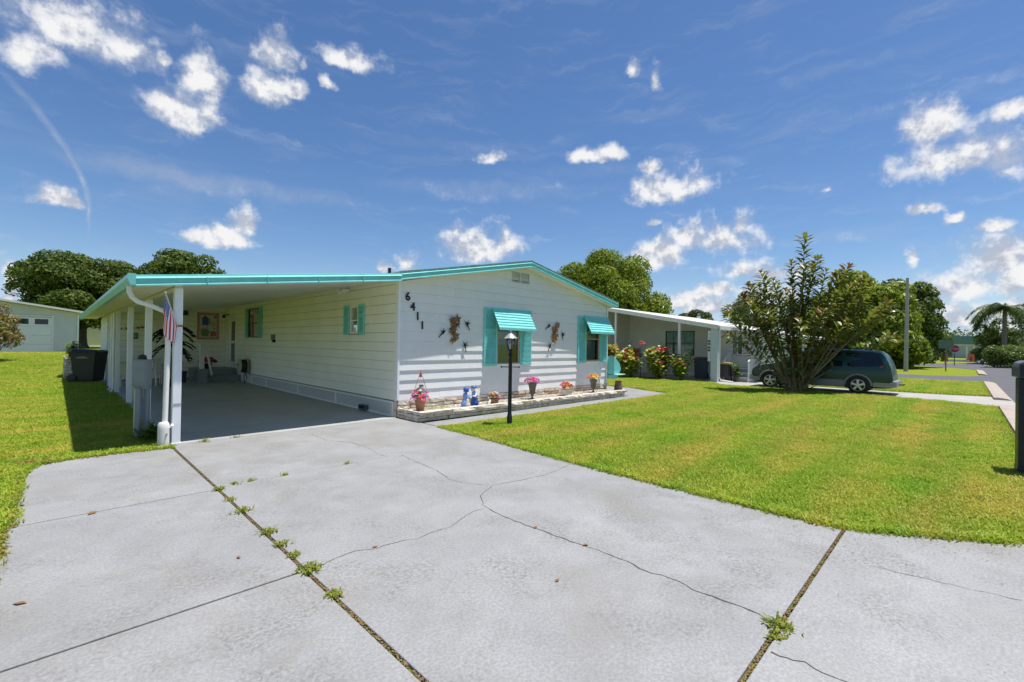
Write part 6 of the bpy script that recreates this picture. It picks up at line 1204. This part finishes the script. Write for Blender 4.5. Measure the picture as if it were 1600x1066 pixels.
for sg in (-1, 1):
    def strip(s0, s1, z0, z1, x=.883): MB(TV).hexa([(sg*(x-.07),s0,z0), (sg*(x-.07),s1,z0), (sg*(x),s1,z0+.03), (sg*(x),s0,z0+.03), (sg*(x-.05),s0,z1), (sg*(x-.05),s1,z1), (sg*(x+.004),s1,z1-.02), (sg*(x+.004),s0,z1-.02)]).build('lower_cladding', M_VS, van)
    strip(1.17, 3.22, .22, .50); strip(.10, .36, .26, .46, .86); strip(4.05, 4.55, .26, .46, .855)
    for sw in (.77, 3.62):
        arc = [(sg*.885, sw+.395*math.cos(a), .31+.395*math.sin(a)) for a in [PI*k/14 for k in range(15)]]; MB(TV).tube(arc, .032, 6).build('wheel_arch', M_VS, van, smooth=True)
        MB(TV).prism([(sw+.375*math.cos(PI*k/14), .31+.375*math.sin(PI*k/14)) for k in range(15)] + [(sw-.375, .2), (sw+.375, .2)], 'x', min(sg*.60, sg*.882), max(sg*.60, sg*.882)).build('arch_well', M_BLACK, van)
        TW = lambda a, b, c, sw=sw: TV(sg*(.70+c), sw+a, .315+b)
        wh = MB(TW).lathe([(.20, .0), (.30, .0), (.315, .03), (.315, .16), (.30, .19), (.215, .19), (.21, .15)], 26).build('wheel', mat('tyre', (.022, .022, .022), .8), van, smooth=True); MB(TW).lathe([(.215, .14), (.215, .185), (.195, .19), (.185, .15), (.0, .14)], 26).build('rim', mat('alloy', (.55, .55, .55), .3, .05, 9, metal=.8), wh, smooth=True)
        for k in range(5):
            a = 2*PI*k/5+.3; ca, sa = math.cos(a), math.sin(a); pr = [(.03, .035), (.19, .048), (.19, -.048), (.03, -.035)]; MB(TW).hexa([(ca*q-sa*w, sa*q+ca*w, .145) for q, w in pr]+[(ca*q-sa*w*.8, sa*q+ca*w*.8, .185) for q, w in pr]).build('spoke', mat('alloy', (.5, .5, .5)), wh)
        MB(TW).lathe([(.06, .145), (.055, .195), (.0, .20)], 12).build('hub', mat('alloy', (.5, .5, .5)), wh, smooth=True)
    MB(TV).hexa([(sg*.84,4.28,.72), (sg*.79,4.50,.72), (sg*.70,4.52,.72), (sg*.74,4.3,.72), (sg*.845,4.24,1.02), (sg*.80,4.46,1.02), (sg*.70,4.50,1.02), (sg*.74,4.3,1.02)]).build('tail_light', mat('tail_red', (.42, .02, .03), .2, .1, 20, coat=.5), van); MB(TV).hexa([(sg*.845,4.33,.66), (sg*.795,4.52,.66), (sg*.70,4.54,.66), (sg*.74,4.33,.66), (sg*.845,4.31,.715), (sg*.795,4.51,.715), (sg*.70,4.53,.715), (sg*.74,4.31,.715)]).build('reversing_light', mat('lamp_clear', (.62, .60, .56), .2), van)
    MB(TV).hexa([(sg*.50,.045,.68), (sg*.72,.12,.68), (sg*.845,.40,.72), (sg*.55,.30,.70), (sg*.50,.09,.79), (sg*.70,.16,.81), (sg*.838,.44,.885), (sg*.52,.40,.86)]).build('headlight', mat('headlamp', (.60, .42, .26), .15, .15, 14, coat=.6), van)
    MB(TV).hexa([(sg*.88,1.42,1.0), (sg*1.02,1.46,1.0), (sg*1.02,1.54,1.0), (sg*.88,1.56,1.0), (sg*.88,1.42,1.14), (sg*1.02,1.46,1.14), (sg*1.02,1.54,1.14), (sg*.88,1.56,1.14)]).build('mirror', M_VG, van, bevel=.02)
    for s in (2.0, 2.32): MB(TV).tube([(sg*.885, s, .86), (sg*.905, s+.03, .865), (sg*.905, s+.15, .865), (sg*.885, s+.18, .86)], .012, 6).build('door_handle', M_VG, van)
MB(TV).hexa([(-.80,4.50,.26), (.80,4.50,.26), (.76,4.70,.30), (-.76,4.70,.30), (-.82,4.48,.52), (.82,4.48,.52), (.77,4.69,.50), (-.77,4.69,.50)]).build('rear_bumper', M_VS, van, bevel=.03); MB(TV).hexa([(-.76,-.05,.28), (.76,-.05,.28), (.84,.12,.28), (-.84,.12,.28), (-.74,-.04,.50), (.74,-.04,.50), (.83,.10,.52), (-.83,.10,.52)]).build('front_bumper', M_VS, van, bevel=.03)
MB(TV).tube([(0, 4.70, .36), (0, 4.82, .36), (0, 4.84, .40)], .025, 6).build('tow_hitch', M_BLACK, van)
for sg in (-1, 1): MB(TV).tube([(sg*.58, 2.0, 1.60), (sg*.58, 2.1, 1.635), (sg*.58, 3.9, 1.625), (sg*.58, 4.0, 1.58)], .014, 6).build('roof_rail', M_VG, van)
# ------------------------------------------------------------------ grey garage at the back left
ga = thing('garage_building', 'pale grey garage with a white sectional door and three small panes', 'garage', (-6, 32.5, .6)); M_GW = mat('garage_siding', (.60, .62, .65), .6, .05, 1.5); a0 = Vector((-12.0, 34.8, 0)); ug = Vector((.89, -.02, 0)).normalized()
TG = lambda u, v, n: (-12.0+u, 32.6-n, .58+v)
zg = lambda u: 3.30-.155*(u-3.5) if u > 3.5 else 3.30
clap('front_wall', TG, 0, 7.95, 0, lambda u: zg(u), M_GW, ga, .16, [(4.0, 6.70, -1, 2.30)])
MB().box(-11.9, -4.1, 32.66, 40, .5, 2.9).build('shell', M_GW, ga)
dd = MB(TG); 
for q in ((3.92, 4.0, 0, 2.38), (6.70, 6.78, 0, 2.38), (4.0, 6.70, 2.30, 2.38)): box_in(dd, *q, -.02, .03)
gd = dd.build('garage_door', M_TRIM, ga)
for k in range(4):
    z0, z1 = .565*k, .565*(k+1)-.012
    if k < 3: box_in(MB(TG), 4.0, 6.70, z0, z1, -.05, -.01).build('door_panel', M_TRIM, gd, bevel=.006)
    else:
        m_ = MB(TG); us = [4.0, 4.22, 4.82, 5.08, 5.68, 5.94, 6.54, 6.70]
        for a, b in zip(us[::2], us[1::2]): box_in(m_, a, b, z0, z1, -.05, -.01)
        box_in(m_, 4.0, 6.70, z0, z0+.12, -.05, -.012); box_in(m_, 4.0, 6.70, z1-.10, z1, -.05, -.012); m_.build('door_panel', M_TRIM, gd)
        for a, b in zip(us[1:-1:2], us[2:-1:2]): box_in(MB(TG), a, b, z0+.12, z1-.10, -.045, -.035).build('pane', M_VGL, gd)
mb = MB(); mb.add([TG(u, v, n) for u, v, n in ((-.3, 3.32, .5), (3.5, 3.32, .5), (8.35, 2.58, .5), (8.35, 2.58, -7), (3.5, 3.32, -7), (-.3, 3.32, -7), (-.3, 3.44, .5), (3.5, 3.44, .5), (8.35, 2.70, .5), (8.35, 2.70, -7), (3.5, 3.44, -7), (-.3, 3.44, -7))], [(0,1,4,5), (1,2,3,4), (6,11,10,7), (7,10,9,8), (0,6,7,1), (1,7,8,2), (2,8,9,3), (5,4,10,11), (4,3,9,10), (0,5,11,6)]); mb.build('roof', mat('garage_roof', (.62, .63, .62), .5, .06, 3), ga)
MB().box(-12, -4.0, 31.9, 32.58, .50, .585).build('apron', M_CONC3, ga)
MB(TG).tube([(7.9, 2.5, .05), (7.9, 0, .05)], .04, 8).build('downspout', M_TRIM, ga)
t = thing('back_shed', 'white shed roof glimpsed between the oak trunk and the carport', 'shed', (-1.5, 62, .6)); MB().box(-3.0, 2.5, 62, 66, .55, 3.4).build('wall', M_NW2, t); MB().prism([(-3.4, 3.4), (2.9, 3.4), (-.25, 4.3)], 'y', 61.6, 66.4).build('roof', M_TRIM, t)
# ------------------------------------------------------------------ far street furniture
up_ = thing('utility_pole', 'grey wooden utility pole on the grass by the side street', 'utility pole', at(41.1, -5.4)); MB().tube([at(41.1, -5.4), at(41.1, -5.45, 7.2)], [.14, .09], 10).build('pole', mat('weathered_pole', (.36, .35, .33), .9, .15, 8), up_, smooth=True); MB().tube([at(41.1, -5.42, 4.6), at(41.25, -5.0, 4.75), at(41.3, -4.7, 4.7)], .03, 6).build('lamp_arm', M_ALU, up_); MB().ball(at(41.32, -4.6, 4.66), (.16, .22, .07)).build('lamp_head', MATS['alloy'], up_, smooth=True)
def sign_post(name, label, x, y, h, parts):
    t = thing(name, label, 'sign', at(x, y)); MB().tube([at(x, y), at(x, y, h)], .04, 8).build('post', mat('sign_post', (.12, .16, .13), .6), t)
    fx, fy = -.98, -.19                                                    # faces the houses
    for nm, u0, u1, v0, v1, d, m, oct_ in parts:
        sx, sy = .19, -.98; cu, cv, ru, rv = (u0+u1)/2, (v0+v1)/2, (u1-u0)/2, (v1-v0)/2
        poly = [(cu+ru*1.08*math.cos(PI/8+PI/4*k), cv+rv*1.08*math.sin(PI/8+PI/4*k)) for k in range(8)] if oct_ else [(u0, v0), (u1, v0), (u1, v1), (u0, v1)]
        mb = MB(lambda u, v, n: (x+sx*u+fx*(.05+d+n), y+sy*u+fy*(.05+d+n), v+ground_z(x, y))); k = len(poly); mb.add([(u, v, 0) for u, v in poly]+[(u, v, -.006) for u, v in poly], [tuple(range(k)), tuple(range(2*k-1, k-1, -1))]+[(i, (i+1) % k, k+(i+1) % k, k+i) for i in range(k)]); mb.build(nm, m, t)
    return t
M_SG = mat('sign_green', (.09, .16, .13), .5, .1, 5); M_SR = mat('sign_red', (.45, .02, .03), .4); M_SW = mat('sign_white', (.75, .75, .73), .4)
sign_post('notice_sign', 'thin green post with grey-green board on the grass island', 45.0, -7.55, 2.6, [('board', -.45, .45, 1.8, 2.5, 0, M_SG, False)])
s_ = sign_post('stop_sign', 'red octagonal stop sign across the far street', 66.4, -7.8, 2.25, [('rim', -.42, .42, 1.45, 2.29, 0, M_SW, True), ('face', -.39, .39, 1.48, 2.26, .006, M_SR, True)])
cu = bpy.data.curves.new('word', 'FONT'); cu.body = 'STOP'; cu.size = .32; cu.extrude = .003; cu.align_x = 'CENTER'; to = bpy.data.objects.new('word', cu); COL.objects.link(to); me = bpy.data.meshes.new_from_object(to.evaluated_get(bpy.context.evaluated_depsgraph_get())); bpy.data.objects.remove(to)
sx, sy, fx, fy = .19, -.98, -.98, -.19; me.transform(Matrix(((sx, 0, fx, 66.4+fx*.066), (sy, 0, fy, -7.8+fy*.066), (0, 1, 0, 1.76), (0, 0, 0, 1)))); me.materials.clear(); me.materials.append(M_SW); link('lettering', me, s_)
bar = thing('barrier', 'low white street barrier between two orange warning panels', 'barrier', at(70, -8.2)); MB().box(69.9, 70.0, -9.0, -6.9, .35, .55).build('plank', M_SW, bar)
for y in (-8.9, -7.0): MB().tube([at(69.95, y), at(69.95, y, .6)], .04, 6).build('leg', M_SW, bar)
for x, y, lb in ((68.0, -6.95, 'orange warning panel left of the stop sign'), (71.5, -9.15, 'orange warning panel right of the stop sign')):
    t = thing('warning_panel', lb, 'sign', at(x, y), 'orange warning panels'); MB().tube([at(x, y), at(x, y, 1.3)], .03, 6).build('post', M_SW, t); MB().box(x-.06, x-.03, y-.30, y+.30, .35, 1.25).build('panel', mat('warning_orange', (.75, .22, .08), .5), t); MB().prism([(y-.14, .5), (y+.14, .5), (y, 1.05)], 'x', x-.066, x-.061).build('symbol', mat('warning_red', (.5, .05, .03), .5), t)
fb = thing('picnic_shelter', 'long flat-roofed open shelter far beyond the stop sign', 'shelter', (112, -6, 0)); MB().box(110, 117, -11.6, 2.5, 2.55, 2.85).build('roof', mat('shelter_roof', (.62, .60, .54), .6), fb)
for y in (-11.2, -10.6, -9.8, -8.9, .5): MB().box(110.3, 110.55, y-.12, y+.12, 0, 2.55).build('column', M_NWHT, fb)
MB().box(110.6, 113, -1.5, 2.4, 0, 2.5).build('store_room', mat('shelter_wall', (.40, .44, .42), .7), fb); MB().box(110.5, 110.58, .2, 1.3, .3, 2.1).build('door', mat('shelter_door', (.55, .45, .15), .6), fb); MB().box(113, 113.2, -7, -2, .6, 2.2).build('screen', mat('shelter_screen', (.20, .27, .25), .7), fb)
hs = thing('far_house', 'far green-roofed building above the shelter', 'building', (150, -12, 0)); MB().box(146, 158, -16, -3, 0, 3.2).build('wall', mat('far_wall', (.50, .52, .50), .7), hs); MB().prism([(-17, 3.2), (-2, 3.2), (-5, 5.2), (-14, 5.2)], 'x', 145, 159).build('roof', mat('far_green_roof', (.12, .24, .22), .6, .1, 3), hs)
t = thing('far_right_house', 'pale far house half hidden by the dark bushes at right', 'house', (88, -19, 0)); MB().box(86, 100, -30, -16.5, 0, 2.8).build('wall', M_NW2, t); MB().prism([(-31, 2.8), (-15.8, 2.8), (-23, 4.6)], 'x', 85.5, 100.5).build('roof', mat('far_pale_roof', (.55, .52, .48), .7), t)
structure(slab([(66, -10.2), (90, -10.6), (90, -11.2), (66, -11.0)], .01, 'far_pavement', M_CONC3, None, -.05, 0))
